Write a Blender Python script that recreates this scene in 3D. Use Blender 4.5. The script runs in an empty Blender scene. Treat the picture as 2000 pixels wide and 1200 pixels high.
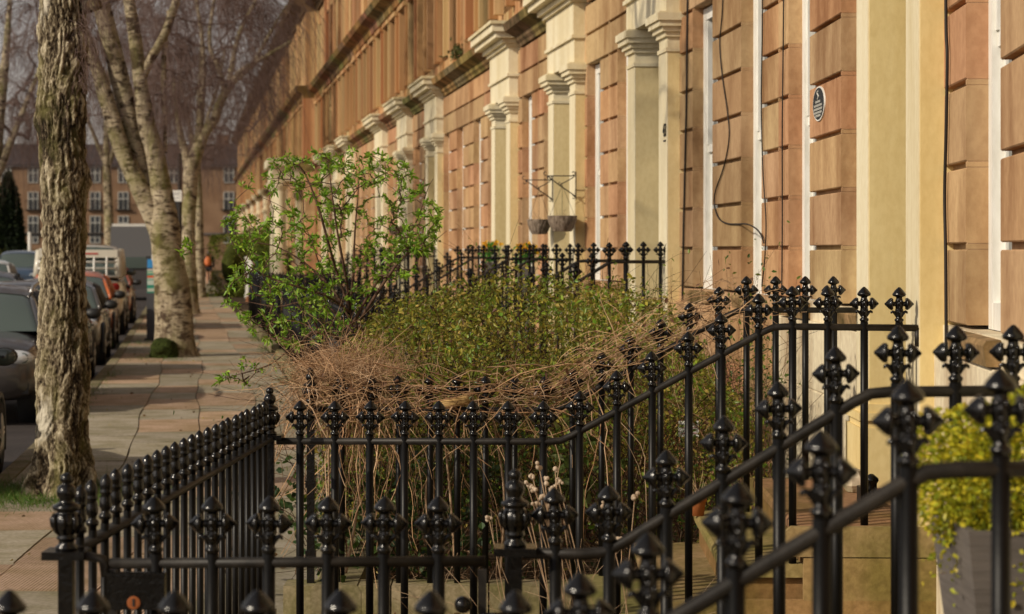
import bpy, math, random
import numpy as np
from mathutils import Vector, Matrix

random.seed(7)
rng = np.random.default_rng(11)
scene = bpy.context.scene
col = scene.collection
F = 4500.0            # focal length in photo pixels
EYE = 1.75
VX, HY = 1000.0, 490.0

def P(px, py, Z):
    """photo pixel at depth Z (metres along +Y) -> world point"""
    return np.array([(px - VX) * Z / F, Z, EYE - (py - HY) * Z / F])

# ------------------------------------------------------------------ facade curve
CT = np.array([(-12, -.4), (0, .95), (3.75, 1.30), (5.7, 1.47), (7, 1.60), (8.5, 1.71), (9.5, 1.75), (11.2, 1.775), (12.4, 1.765),
               (14, 1.715), (15, 1.655), (16.5, 1.56), (18.2, 1.40), (20, 1.19), (22.2, .93), (24.6, .625), (27, .31), (32.4, -.40),
               (36.9, -1.0), (50, -2.86), (77, -6.7), (170, -19.9)], float)
_h = np.diff(CT[:, 0]); _dl = np.diff(CT[:, 1]) / _h
_m = np.concatenate([[_dl[0]], (_dl[:-1] * _h[1:] + _dl[1:] * _h[:-1]) / (_h[1:] + _h[:-1]), [_dl[-1]]])

def Xf(s):
    s = np.asarray(s, float)
    i = np.clip(np.searchsorted(CT[:, 0], s) - 1, 0, len(_h) - 1)
    h = _h[i]; t = (s - CT[i, 0]) / h
    y0, y1, m0, m1 = CT[i, 1], CT[i + 1, 1], _m[i], _m[i + 1]
    return (2*t**3 - 3*t**2 + 1)*y0 + (t**3 - 2*t**2 + t)*h*m0 + (-2*t**3 + 3*t**2)*y1 + (t**3 - t**2)*h*m1

def fac(s, d, z):
    """point at distance s down the street, d in front of the facade, height z"""
    s = np.asarray(s, float); d = np.asarray(d, float)
    sl = (Xf(s + .05) - Xf(s - .05)) / .1
    n = np.sqrt(1 + sl * sl)
    return np.stack(np.broadcast_arrays(Xf(s) - d / n, s + d * sl / n, np.asarray(z, float)), -1)

# ------------------------------------------------------------------ mesh builder
class MB:
    def __init__(self):
        self.v = []; self.f = []; self.t = []; self.n = 0
    def add(self, verts, faces, tint=(1, 1, 1, 0)):
        verts = np.asarray(verts, float).reshape(-1, 3)
        k = len(verts)
        t = np.asarray(tint, float)
        if t.ndim == 2 and len(t) != k: t = t[0]
        if t.ndim == 1:
            if len(t) == 3: t = np.append(t, 0.)
            t = np.tile(t, (k, 1))
        elif t.shape[1] == 3:
            t = np.hstack([t, np.zeros((k, 1))])
        if isinstance(faces, np.ndarray): fl = [faces]
        else:
            by = {}
            for q in faces: by.setdefault(len(q), []).append(q)
            fl = [np.array(x) for x in by.values()]
        for q in fl: self.f.append(q + self.n)
        self.v.append(verts); self.t.append(t); self.n += k
        return self
    def box(self, c, s, tint=(1, 1, 1, 0), rz=0, ch=0):
        c = np.array(c, float); h = np.array(s, float) / 2
        p = np.array([(x, y, z) for x in (-1, 1) for y in (-1, 1) for z in (-1, 1)], float) * h
        if rz:
            ca, sa = math.cos(rz), math.sin(rz)
            p = np.stack([p[:, 0]*ca - p[:, 1]*sa, p[:, 0]*sa + p[:, 1]*ca, p[:, 2]], 1)
        return self.add(p + c, BOXF, tint)
    def hexa(self, p8, tint=(1, 1, 1, 0)):
        return self.add(p8, BOXF, tint)
    def build(self, name, mat, parent=None, smooth=False, loc=None, raw=False):
        me = bpy.data.meshes.new(name)
        V = np.concatenate(self.v); 
        if loc is not None: V = V - np.asarray(loc)
        elif parent is not None and not raw:
            q = parent; acc = np.zeros(3)
            while q is not None: acc += np.array(q.location); q = q.parent
            V = V - acc
        me.vertices.add(len(V)); me.vertices.foreach_set('co', V.ravel())
        loops = np.concatenate([q.ravel() for q in self.f])
        cnt = np.concatenate([np.full(len(q), q.shape[1]) for q in self.f])
        st = np.concatenate([[0], np.cumsum(cnt)[:-1]])
        me.loops.add(len(loops)); me.loops.foreach_set('vertex_index', loops.astype(np.int32))
        me.polygons.add(len(cnt)); me.polygons.foreach_set('loop_start', st.astype(np.int32))
        me.polygons.foreach_set('loop_total', cnt.astype(np.int32))
        me.polygons.foreach_set('use_smooth', np.full(len(cnt), bool(smooth)))
        a = me.attributes.new('tint', 'FLOAT_COLOR', 'POINT')
        a.data.foreach_set('color', np.concatenate(self.t).astype(np.float32).ravel())
        me.materials.append(mat)
        me.update(calc_edges=True); me.validate()
        return link(name, me, parent, loc)

BOXF = np.array([(0, 1, 3, 2), (4, 6, 7, 5), (0, 4, 5, 1), (2, 3, 7, 6), (0, 2, 6, 4), (1, 5, 7, 3)])

def link(name, me, parent=None, loc=None):
    o = bpy.data.objects.new(name, me); col.objects.link(o)
    if parent is not None: o.parent = parent
    if loc is not None: o.location = [float(q) for q in loc]
    return o

def tag(o, label=None, cat=None, group=None, kind=None):
    if label: o['label'] = label
    if cat: o['category'] = cat
    if group: o['group'] = group
    if kind: o['kind'] = kind
    return o

def thing(name, label, cat, loc=(0, 0, 0), rz=0, group=None):
    o = link(name, None, None, loc); o.rotation_euler = (0, 0, rz)
    o.empty_display_size = .1
    return tag(o, label, cat, group)

def fbox(mb, s0, s1, d0, d1, z0, z1, tint=(1, 1, 1, 0), sub=1, inset=0):
    """box in facade space, following the curve"""
    ss = np.linspace(s0, s1, sub + 1)
    vs = []
    for s in ss:
        vs += [fac(s, d0, z0), fac(s, d1, z0), fac(s, d1, z1), fac(s, d0, z1)]
    fs = []
    for i in range(sub):
        b = 4 * i
        for j in range(4):
            fs.append((b + j, b + (j + 1) % 4, b + 4 + (j + 1) % 4, b + 4 + j))
    fs.append((3, 2, 1, 0)); b = 4 * sub; fs.append((b, b + 1, b + 2, b + 3))
    mb.add(vs, fs, tint)

def fprof(mb, s0, s1, prof, tint=(1, 1, 1, 0), sub=1):
    """extrude a closed (d,z) profile along the facade"""
    ss = np.linspace(s0, s1, sub + 1); k = len(prof)
    vs = [fac(s, d, z) for s in ss for d, z in prof]
    fs = [(i*k + j, i*k + (j+1) % k, (i+1)*k + (j+1) % k, (i+1)*k + j) for i in range(sub) for j in range(k)]
    fs.append(tuple(range(k))[::-1]); fs.append(tuple(sub*k + j for j in range(k)))
    mb.add(vs, fs, tint)

def smooth_path(pts, n):
    pts = np.asarray(pts, float); k = len(pts)
    if k < 3:
        t = np.linspace(0, 1, n)[:, None]; return pts[0]*(1-t) + pts[-1]*t
    e = np.vstack([2*pts[0]-pts[1], pts, 2*pts[-1]-pts[-2]])
    out = []
    for u in np.linspace(0, k - 1 - 1e-9, n):
        i = int(u); t = u - i; a, b, c, d = e[i:i+4]
        out.append(.5*((2*b) + (-a+c)*t + (2*a-5*b+4*c-d)*t*t + (-a+3*b-3*c+d)*t**3))
    return np.array(out)

def tube(mb, path, rad, n=8, tint=(1, 1, 1, 0), cap=True, rfun=None):
    path = np.asarray(path, float); m = len(path)
    rad = np.broadcast_to(np.asarray(rad, float), (m,))
    T = np.gradient(path, axis=0); T /= np.linalg.norm(T, axis=1)[:, None] + 1e-12
    ref = np.array([0, 0, 1.]) if abs(T[0, 2]) < .9 else np.array([1., 0, 0])
    A = np.cross(T[0], ref); A /= np.linalg.norm(A)
    rings = []
    ang = np.arange(n) * 2 * math.pi / n
    for i in range(m):
        A = A - T[i] * A.dot(T[i]); A /= np.linalg.norm(A) + 1e-12
        B = np.cross(T[i], A)
        rr = rad[i] if rfun is None else rad[i] * rfun(i, ang)[:, None]
        rings.append(path[i] + (np.cos(ang)[:, None]*A + np.sin(ang)[:, None]*B) * rr)
    V = np.concatenate(rings)
    i = np.arange(m - 1)[:, None] * n; j = np.arange(n)[None]; j2 = (j + 1) % n
    q = np.stack([i + j, i + j2, i + n + j2, i + n + j], -1).reshape(-1, 4)
    mb.add(V, q, tint)
    if cap and n > 2:
        mb.f.append(np.array([np.arange(n)[::-1]]) + mb.n - len(V))
        mb.f.append(np.array([np.arange(n)]) + mb.n - n)

def lathe(mb, prof, n=16, c=(0, 0, 0), axis=None, tint=(1, 1, 1, 0)):
    """prof: (r, t) along the axis (default +Z)"""
    prof = np.asarray(prof, float); m = len(prof)
    ax = np.array([0, 0, 1.]) if axis is None else np.asarray(axis, float) / np.linalg.norm(axis)
    ref = np.array([1., 0, 0]) if abs(ax[0]) < .8 else np.array([0, 0, 1.])
    A = np.cross(ax, ref); A /= np.linalg.norm(A); B = np.cross(ax, A)
    ang = np.arange(n) * 2 * math.pi / n
    ring = np.cos(ang)[:, None]*A + np.sin(ang)[:, None]*B
    V = (np.asarray(c, float) + prof[:, 1][:, None, None]*ax + prof[:, 0][:, None, None]*ring[None]).reshape(-1, 3)
    i = np.arange(m - 1)[:, None] * n; j = np.arange(n)[None]; j2 = (j + 1) % n
    q = np.stack([i + j, i + j2, i + n + j2, i + n + j], -1).reshape(-1, 4)
    mb.add(V, q, tint)
    if prof[0, 0] > 1e-6: mb.f.append(np.array([np.arange(n)[::-1]]) + mb.n - len(V))
    if prof[-1, 0] > 1e-6: mb.f.append(np.array([np.arange(n)]) + mb.n - n)

def ball(mb, c, r, n=12, tint=(1, 1, 1, 0)):
    r = np.broadcast_to(np.asarray(r, float), (3,))
    a = np.linspace(0, math.pi, n // 2 + 2)
    tmp = MB(); lathe(tmp, np.stack([np.maximum(np.sin(a), 1e-5), -np.cos(a)], 1), n)
    mb.add(tmp.v[0] * r + np.asarray(c, float), tmp.f[0], tint)

# ---- fast batches -------------------------------------------------------------
def unit(v): return v / (np.linalg.norm(v, axis=-1, keepdims=True) + 1e-12)

def strands(mb, P0, D0, L, r0, npts=8, grav=1.0, wig=.12, tint=None, taper=.25, r=rng):
    """many thin curves at once, three-sided"""
    N = len(P0); L = np.broadcast_to(np.asarray(L, float), (N,)); r0 = np.broadcast_to(np.asarray(r0, float), (N,))
    p = np.array(P0, float); d = unit(np.array(D0, float)); st = (L / (npts - 1))[:, None]
    pts = [p.copy()]
    for k in range(npts - 1):
        d = unit(d + np.array([0, 0, -1.]) * grav / npts + r.normal(0, wig, (N, 3)))
        p = p + d * st; pts.append(p.copy())
    pts = np.stack(pts, 1)                                     # N,npts,3
    fibres(mb, pts, r0, taper, tint)
    return pts

def fibres(mb, pts, r0, taper=.3, tint=None, sides=3):
    N, K, _ = pts.shape
    r0 = np.broadcast_to(np.asarray(r0, float), (N,))
    T = unit(np.gradient(pts, axis=1))
    ref = np.where(np.abs(T[..., 2:3]) > .9, np.array([1., 0, 0]), np.array([0, 0, 1.]))
    A = unit(np.cross(T, ref)); B = np.cross(T, A)
    rad = r0[:, None] * np.linspace(1, taper, K)[None]
    rings = []
    for j in range(sides):
        a = 2 * math.pi * j / sides
        rings.append(pts + (math.cos(a)*A + math.sin(a)*B) * rad[..., None])
    V = np.stack(rings, 2).reshape(-1, 3)                      # N,K,3sides
    n = np.arange(N)[:, None, None]; k = np.arange(K - 1)[None, :, None]; j = np.arange(sides)[None, None]
    j2 = (j + 1) % sides; b = (n * K + k) * sides
    q = np.stack([b + j, b + j2, b + sides + j2, b + sides + j], -1).reshape(-1, 4)
    if tint is None: tint = (1, 1, 1, 0)
    tint = np.asarray(tint, float)
    if tint.ndim == 2: tint = np.repeat(tint, K * sides, 0)
    mb.add(V, q, tint)

def leaves(mb, Pn, D, L, W, tint, r=rng, fold=.35, droop=.15):
    N = len(Pn); D = unit(np.asarray(D, float))
    L = np.broadcast_to(np.asarray(L, float), (N,))[:, None]; W = np.broadcast_to(np.asarray(W, float), (N,))[:, None]
    S = unit(np.cross(D, r.normal(0, 1, (N, 3)))); U = np.cross(S, D)
    dn = np.array([0, 0, -1.]) * droop * L
    b = Pn; tip = Pn + D*L + dn
    l1 = Pn + D*L*.32 + S*W*.5 + U*W*fold*.5; r1 = Pn + D*L*.32 - S*W*.5 + U*W*fold*.5
    l2 = Pn + D*L*.70 + S*W*.36 + U*W*fold*.36 + dn*.5; r2 = Pn + D*L*.70 - S*W*.36 + U*W*fold*.36 + dn*.5
    V = np.stack([b, l1, l2, tip, r2, r1], 1).reshape(-1, 3)
    i = np.arange(N)[:, None] * 6
    q = np.concatenate([i + np.array([[0, 3, 2, 1]]), i + np.array([[0, 5, 4, 3]])])
    tint = np.asarray(tint, float)
    if tint.ndim == 2: tint = np.repeat(tint, 6, 0) if len(tint) == N else tint[0]
    mb.add(V, q, tint)

def grow(nodes, tips, jit=.06, nseg=4, up=.0, r=rng, pen=0.0):
    """attach each tip to the nearest branch: returns positions, parents"""
    pos = [np.asarray(p, float) for p, _ in nodes]; par = [q for _, q in nodes]
    root = pos[0]
    tips = sorted([np.asarray(t, float) for t in tips], key=lambda t: np.linalg.norm(t - root))
    for t in tips:
        A = np.array(pos); dv = np.linalg.norm(A - t, axis=1)
        j = int(np.argmin(dv + pen * np.maximum(0, A[:, 2] - t[2] + .0)))
        a = pos[j]; L = np.linalg.norm(t - a); last = j
        for k in range(1, nseg + 1):
            u = k / nseg; p = a*(1-u) + t*u
            if k < nseg: p = p + r.normal(0, jit * L, 3) * math.sin(math.pi*u) + np.array([0, 0, up * L * math.sin(math.pi*u)])
            pos.append(p); par.append(last); last = len(pos) - 1
    return np.array(pos), np.array(par)

def branch_mesh(mb, pos, par, rtip, rmax, power=.45, sides=5, skip=0, tint=(1, 1, 1, 0)):
    n = len(pos); cnt = np.zeros(n)
    has = np.zeros(n, bool); has[par[par >= 0]] = True
    cnt[~has] = 1
    for i in range(n - 1, 0, -1):
        if par[i] >= 0: cnt[par[i]] += cnt[i]
    rad = np.minimum(rtip * np.maximum(cnt, 1)**power, rmax)
    idx = np.array([i for i in range(n) if par[i] >= 0 and i >= skip])
    a = pos[par[idx]]; b = pos[idx]
    ra = np.minimum(rad[par[idx]], rad[idx] * 1.5); rb = rad[idx]
    T = unit(b - a); ref = np.where(np.abs(T[:, 2:3]) > .9, np.array([1., 0, 0]), np.array([0, 0, 1.]))
    A = unit(np.cross(T, ref)); B = np.cross(T, A)
    b = b + T * rb[:, None] * .5
    ang = np.arange(sides) * 2 * math.pi / sides
    ring = np.cos(ang)[None, :, None]*A[:, None] + np.sin(ang)[None, :, None]*B[:, None]
    V = np.concatenate([a[:, None] + ring*ra[:, None, None], b[:, None] + ring*rb[:, None, None]], 1).reshape(-1, 3)
    i = np.arange(len(idx))[:, None] * 2 * sides; j = np.arange(sides)[None]; j2 = (j + 1) % sides
    q = np.stack([i + j, i + j2, i + sides + j2, i + sides + j], -1).reshape(-1, 4)
    mb.add(V, q, tint)
    return rad

def vnoise(p, seed=0):
    """value noise on (N,3) in numpy"""
    p = np.asarray(p, float); i = np.floor(p).astype(np.int64); f = p - i; f = f*f*(3 - 2*f)
    def h(x, y, z):
        n = (x*374761393 + y*668265263 + z*1274126177 + seed*974634777) & 0xffffffff
        n = ((n ^ (n >> 13)) * 1274126177) & 0xffffffff
        return ((n ^ (n >> 16)) & 0xffff) / 65535.0
    o = 0
    for dx in (0, 1):
        for dy in (0, 1):
            for dz in (0, 1):
                w = (f[:, 0] if dx else 1-f[:, 0]) * (f[:, 1] if dy else 1-f[:, 1]) * (f[:, 2] if dz else 1-f[:, 2])
                o = o + w * h(i[:, 0]+dx, i[:, 1]+dy, i[:, 2]+dz)
    return o
# ------------------------------------------------------------------ materials
def mat(name, base, rough=.7, spec=.4, metal=0., noise=None, n2=None, bump=None, coat=0., transl=0., ramp=None, rib=False, alpha_rough=None):
    """tint attribute x base colour x layered noise.  noise/n2: (scale, (r,g,b) multiplier at low end, zstretch, lo, hi)
       bump: list of (scale, strength, distance, zstretch)"""
    m = bpy.data.materials.new(name); m.use_nodes = True
    nt = m.node_tree; N = nt.nodes; Lk = nt.links; N.clear()
    out = N.new('ShaderNodeOutputMaterial'); b = N.new('ShaderNodeBsdfPrincipled')
    b.inputs['Roughness'].default_value = rough; b.inputs['Specular IOR Level'].default_value = spec
    b.inputs['Metallic'].default_value = metal; b.inputs['Coat Weight'].default_value = coat; b.inputs['Coat Roughness'].default_value = .08
    at = N.new('ShaderNodeAttribute'); at.attribute_name = 'tint'
    geo = N.new('ShaderNodeNewGeometry')
    def mixc(a, bb, mode='MULTIPLY', fac=1.):
        x = N.new('ShaderNodeMix'); x.data_type = 'RGBA'; x.blend_type = mode
        if isinstance(fac, float): x.inputs[0].default_value = fac
        else: Lk.new(fac, x.inputs[0])
        for s, q in ((6, a), (7, bb)):
            if isinstance(q, tuple): x.inputs[s].default_value = q + (1,) if len(q) == 3 else q
            else: Lk.new(q, x.inputs[s])
        return x.outputs[2]
    def tex(scale, zs=1., detail=6., rough_=.6, dist=0.):
        mp = N.new('ShaderNodeMapping'); mp.inputs['Scale'].default_value = (scale, scale, scale*zs)
        Lk.new(geo.outputs['Position'], mp.inputs[0])
        t = N.new('ShaderNodeTexNoise'); t.inputs['Scale'].default_value = 1; t.inputs['Detail'].default_value = detail
        t.inputs['Roughness'].default_value = rough_; t.inputs['Distortion'].default_value = dist
        Lk.new(mp.outputs[0], t.inputs['Vector']); return t.outputs['Fac']
    c = mixc(at.outputs['Color'], base)
    for nz in (noise, n2):
        if not nz: continue
        scale, low, zs, lo, hi = nz
        mr = N.new('ShaderNodeMapRange'); mr.inputs[1].default_value = lo; mr.inputs[2].default_value = hi; mr.clamp = True
        Lk.new(tex(scale, zs), mr.inputs[0])
        c = mixc(c, mixc(low, (1., 1., 1.), 'MIX', mr.outputs[0]))
    Lk.new(c, b.inputs['Base Color'])
    nrm = None
    for bp in bump or []:
        scale, strength, dist, zs = bp
        bn = N.new('ShaderNodeBump'); bn.inputs['Strength'].default_value = strength; bn.inputs['Distance'].default_value = dist
        Lk.new(tex(scale, zs, 4.), bn.inputs['Height'])
        if nrm: Lk.new(nrm, bn.inputs['Normal'])
        nrm = bn.outputs[0]
    if rib:
        w = N.new('ShaderNodeTexWave'); w.bands_direction = 'X'; w.inputs['Scale'].default_value = 16; w.inputs['Distortion'].default_value = .6
        Lk.new(geo.outputs['Position'], w.inputs['Vector'])
        mu = N.new('ShaderNodeMath'); mu.operation = 'MULTIPLY'; Lk.new(w.outputs['Fac'], mu.inputs[0]); Lk.new(at.outputs['Alpha'], mu.inputs[1])
        bn = N.new('ShaderNodeBump'); bn.inputs['Strength'].default_value = .7; bn.inputs['Distance'].default_value = .006
        Lk.new(mu.outputs[0], bn.inputs['Height'])
        if nrm: Lk.new(nrm, bn.inputs['Normal'])
        nrm = bn.outputs[0]
    if nrm: Lk.new(nrm, b.inputs['Normal'])
    if transl:
        tr = N.new('ShaderNodeBsdfTranslucent'); Lk.new(c, tr.inputs[0])
        mx = N.new('ShaderNodeMixShader'); mx.inputs[0].default_value = transl
        Lk.new(b.outputs[0], mx.inputs[1]); Lk.new(tr.outputs[0], mx.inputs[2]); Lk.new(mx.outputs[0], out.inputs[0])
    else: Lk.new(b.outputs[0], out.inputs[0])
    return m

MT = {}
# sandstone: tint carries each block's own stone colour; vertical weather streaks and grain are in the stone
MT['stone'] = mat('sandstone', (.525, .340, .188), .9, .2, noise=(2.6, (.58, .49, .43), .35, .33, .58), n2=(24., (.84, .80, .78), .8, .36, .64),
                  bump=[(90., .25, .004, .7), (12., .15, .006, 2.)])
MT['ashlar'] = mat('ashlar', (.585, .410, .212), .9, .2, noise=(1.7, (.66, .50, .46), .012, .38, .60), n2=(7.5, (.80, .66, .56), .012, .38, .60), bump=[(60., .2, .004, .7)])
MT['trim'] = mat('weathered_trim', (.36, .25, .13), .92, .2, noise=(2.6, (.30, .32, .22), .8, .40, .62), n2=(22., (.6, .6, .55), 1., .38, .64), bump=[(40., .4, .008, 1.)])
MT['paint'] = mat('masonry_paint', (.77, .70, .51), .78, .3, noise=(3.2, (.84, .79, .68), .10, .34, .60), n2=(30., (.93, .91, .87), .6, .36, .6), bump=[(22., .22, .006, .6), (150., .15, .0015, 1.)])
MT['white'] = mat('white_paint', (.80, .79, .74), .5, .4, noise=(20., (.86, .85, .82), .3, .35, .6))
MT['glass'] = mat('window_glass', (.02, .024, .028), .06, .6)
MT['iron'] = mat('black_gloss_iron', (.0040, .0037, .0036), .17, .45, noise=(30., (.6, .6, .6), 1., .4, .6), bump=[(60., .45, .003, 1.), (260., .22, .001, 1.)], coat=.0)
MT['bar'] = mat('black_bar_paint', (.0035, .0032, .0030), .40, .2, noise=(24., (.6, .6, .6), .3, .4, .6), bump=[(50., .3, .002, .3), (200., .25, .001, 1.)])
MT['rail'] = mat('worn_black_iron', (.024, .020, .016), .5, .3, noise=(18., (.4, .4, .4), 1., .4, .62), bump=[(120., .3, .0015, 1.)])
MT['step'] = mat('step_stone', (.33, .24, .135), .9, .25, noise=(3., (.55, .62, .40), .7, .38, .62), n2=(35., (.72, .7, .66), 1., .36, .64), bump=[(60., .35, .005, 1.), (9., .3, .01, 1.)])
MT['slab'] = mat('flagstone', (1., 1., 1.), .88, .2, noise=(2.4, (.66, .66, .52), 1., .36, .60), n2=(34., (.70, .68, .64), 1., .36, .66), bump=[(80., .3, .003, 1.), (10., .25, .006, 1.)], rib=True)
MT['soil'] = mat('soil', (.075, .052, .032), .95, .1, noise=(8., (.5, .5, .45), 1., .4, .6), bump=[(30., .8, .02, 1.)])
MT['asphalt'] = mat('asphalt', (.062, .052, .050), .85, .3, noise=(1.2, (.65, .65, .65), 1., .38, .62), n2=(120., (.6, .6, .6), 1., .4, .6), bump=[(150., .5, .004, 1.)])
MT['kerb'] = mat('kerb_stone', (.30, .245, .17), .9, .2, noise=(2.5, (.6, .66, .42), 1., .4, .62), n2=(40., (.7, .7, .66), 1., .36, .64), bump=[(50., .4, .006, 1.)])
MT['leaf'] = mat('leaf', (1., 1., 1.), .45, .4, transl=.30)
MT['bark'] = mat('shrub_bark', (.13, .075, .050), .85, .2, noise=(30., (.5, .5, .5), .4, .4, .6))
MT['twig'] = mat('birch_twig', (.145, .098, .085), .8, .2)
MT['straw'] = mat('dead_stem', (.455, .32, .205), .85, .2, noise=(14., (.6, .55, .5), 1., .4, .6))
MT['terracotta'] = mat('terracotta', (.42, .145, .045), .75, .3, noise=(10., (.7, .65, .6), .5, .4, .6), bump=[(40., .2, .003, 1.)])
MT['plasticgrey'] = mat('planter_grey', (.135, .118, .106), .7, .3, noise=(4., (.8, .8, .8), 14., .4, .6), bump=[(5., .5, .006, 16.)])
MT['wicker'] = mat('wicker', (.27, .215, .165), .85, .2, noise=(45., (.45, .42, .4), .3, .4, .6), bump=[(60., .7, .006, .5)])
MT['cable'] = mat('cable', (.018, .013, .010), .6, .3)
MT['slate'] = mat('slate', (.075, .062, .062), .8, .3, noise=(1.5, (.7, .7, .7), 3., .4, .6))
MT['brick'] = mat('brick', (.255, .16, .098), .9, .2, noise=(.7, (.78, .74, .72), 1., .38, .62), n2=(12., (.8, .78, .75), 3., .4, .6))
MT['rubber'] = mat('tyre', (.018, .017, .017), .85, .2)
MT['plastic'] = mat('black_plastic', (.02, .02, .02), .5, .4)
MT['alloy'] = mat('alloy', (.42, .41, .40), .3, .5, metal=.8)
MT['carglass'] = mat('car_glass', (.075, .098, .088), .08, .9)
MT['lens'] = mat('lamp_lens', (.62, .64, .66), .08, .8, metal=.3)
MT['plain'] = mat('plain_paint', (1., 1., 1.), .55, .4)
MT['cloth'] = mat('cloth', (1., 1., 1.), .9, .15, bump=[(60., .3, .01, 1.)])
MT['moss'] = mat('moss', (.045, .060, .014), .95, .1, noise=(25., (.4, .4, .4), 1., .4, .6), bump=[(60., .9, .02, 1.)])
MT['farleaf'] = mat('far_leaf', (1., 1., 1.), .8, .2, transl=.15)

def carpaint(name, c, rough=.28):
    return mat(name, c, rough, .5, coat=.8, noise=(2.5, (.75, .74, .72), 1., .4, .62))

def bark_material(name, kind):
    m = bpy.data.materials.new(name); m.use_nodes = True
    nt = m.node_tree; N = nt.nodes; Lk = nt.links
    b = N['Principled BSDF']; b.inputs['Roughness'].default_value = .9; b.inputs['Specular IOR Level'].default_value = .15
    geo = N.new('ShaderNodeNewGeometry'); at = N.new('ShaderNodeAttribute'); at.attribute_name = 'tint'
    def tex(sx, sz, detail=6, dist=0., off=0.):
        mp = N.new('ShaderNodeMapping'); mp.inputs['Scale'].default_value = (sx, sx, sz); mp.inputs['Location'].default_value = (off, off, off)
        Lk.new(geo.outputs['Position'], mp.inputs[0]); t = N.new('ShaderNodeTexNoise'); t.inputs['Scale'].default_value = 1
        t.inputs['Detail'].default_value = detail; t.inputs['Distortion'].default_value = dist; t.inputs['Roughness'].default_value = .65
        Lk.new(mp.outputs[0], t.inputs['Vector']); return t.outputs['Fac']
    def ramp(f, stops):
        r = N.new('ShaderNodeValToRGB'); Lk.new(f, r.inputs[0]); e = r.color_ramp.elements
        while len(e) < len(stops): e.new(.5)
        for q, (p, c) in zip(e, stops): q.position = p; q.color = c + (1,)
        return r.outputs[0]
    def mix(f, a, c, mode='MIX'):
        x = N.new('ShaderNodeMix'); x.data_type = 'RGBA'; x.blend_type = mode
        if isinstance(f, float): x.inputs[0].default_value = f
        else: Lk.new(f, x.inputs[0])
        for s, q in ((6, a), (7, c)):
            if isinstance(q, tuple): x.inputs[s].default_value = q + (1,)
            else: Lk.new(q, x.inputs[s])
        return x.outputs[2]
    if kind == 'old':       # tint.r = height of the ridge, tint.g = smooth pale patch
        sep = N.new('ShaderNodeSeparateColor'); Lk.new(at.outputs['Color'], sep.inputs[0])
        ad = N.new('ShaderNodeMath'); ad.operation = 'MULTIPLY_ADD'; Lk.new(tex(75, 34, 5), ad.inputs[0]); ad.inputs[1].default_value = 1.0
        Lk.new(sep.outputs[0], ad.inputs[2])
        c = ramp(ad.outputs[0], [(.38, (.018, .013, .008)), (.54, (.080, .058, .036)), (.72, (.29, .24, .155)), (.96, (.56, .49, .35))])
        c = mix(ramp(tex(5, 2.5, 3, 0, 4), [(.48, (0, 0, 0)), (.66, (.5, .5, .5))]), c, (.17, .155, .05))
        c = mix(sep.outputs[1], c, (.60, .55, .44))
        h = ad.outputs[0]
    else:                   # white birch: pale skin, dark dashes, dark rough plates low down (tint.r)
        sep = N.new('ShaderNodeSeparateColor'); Lk.new(at.outputs['Color'], sep.inputs[0])
        c = ramp(tex(4, 9, 5), [(.30, (.24, .19, .115)), (.6, (.47, .395, .275))])
        c = mix(ramp(tex(7, 34, 3, .3, 3), [(.55, (0, 0, 0)), (.62, (1, 1, 1))]), c, (.07, .045, .028))
        c = mix(ramp(tex(3.6, 6, 4, .4, 8), [(.51, (0, 0, 0)), (.60, (1, 1, 1))]), c, (.055, .036, .024))
        c = mix(ramp(tex(2.2, 1.4, 4, 0, 2), [(.46, (0, 0, 0)), (.66, (.75, .75, .75))]), c, (.17, .16, .05))
        pl = ramp(tex(10, 3, 5, .5, 5), [(.42, (1, 1, 1)), (.56, (0, 0, 0))])
        c = mix(mix(1., pl, sep.outputs[0], 'MULTIPLY'), c, (.10, .065, .04))
        h = tex(14, 10, 5)
    bn = N.new('ShaderNodeBump'); bn.inputs['Strength'].default_value = 1.; bn.inputs['Distance'].default_value = .012 if kind == 'old' else .02
    Lk.new(h, bn.inputs['Height']); Lk.new(bn.outputs[0], b.inputs['Normal'])
    Lk.new(c, b.inputs['Base Color'])
    return m
MT['oldbark'] = bark_material('furrowed_birch_bark', 'old')
MT['birch'] = bark_material('white_birch_bark', 'white')
# ------------------------------------------------------------------ the terrace
CO = .312; ZB = 1.766                        # stone course height, a joint at eye level
def zk(k): return ZB + CO * k
LAND = .64
R = random.Random(5)

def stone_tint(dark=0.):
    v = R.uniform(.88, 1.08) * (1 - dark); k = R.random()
    if k < .42: c = (1.0, 1.02, 1.0)
    elif k < .75: c = (1.02, .93, .88)
    elif k < .92: c = (1.0, 1.06, 1.02)
    else: c = (.92, .82, .80)
    return tuple(v * q * R.uniform(.96, 1.04) for q in c)

def block(mb, s0, s1, k, tint, gap=.013, dback=-.30, D=0.):
    zb, zt = zk(k) + gap, zk(k + 1) - gap
    c = .005
    fprof(mb, s0, s1, [(D + dback, zb), (D - c, zb), (D, zb + c), (D, zt - c), (D - c, zt), (D + dback, zt)], tint, max(1, int((s1 - s0) / .7)))
    fbox(mb, s0 + .025, s1, D + dback, D - .038, zt, zk(k + 1) + gap, tuple(q * .8 for q in tint), max(1, int((s1 - s0) / .7)))
    fbox(mb, s0, s0 + .025, D + dback, D - .003, zt + .0035, zk(k + 1) + gap - .0035, tint)
    for za in (zt, zk(k + 1) + gap - .0035): fbox(mb, s0 + .003, s0 + .025, D + dback, D - .006, za, za + .0035, (1.5, 1.7, 1.9))

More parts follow.
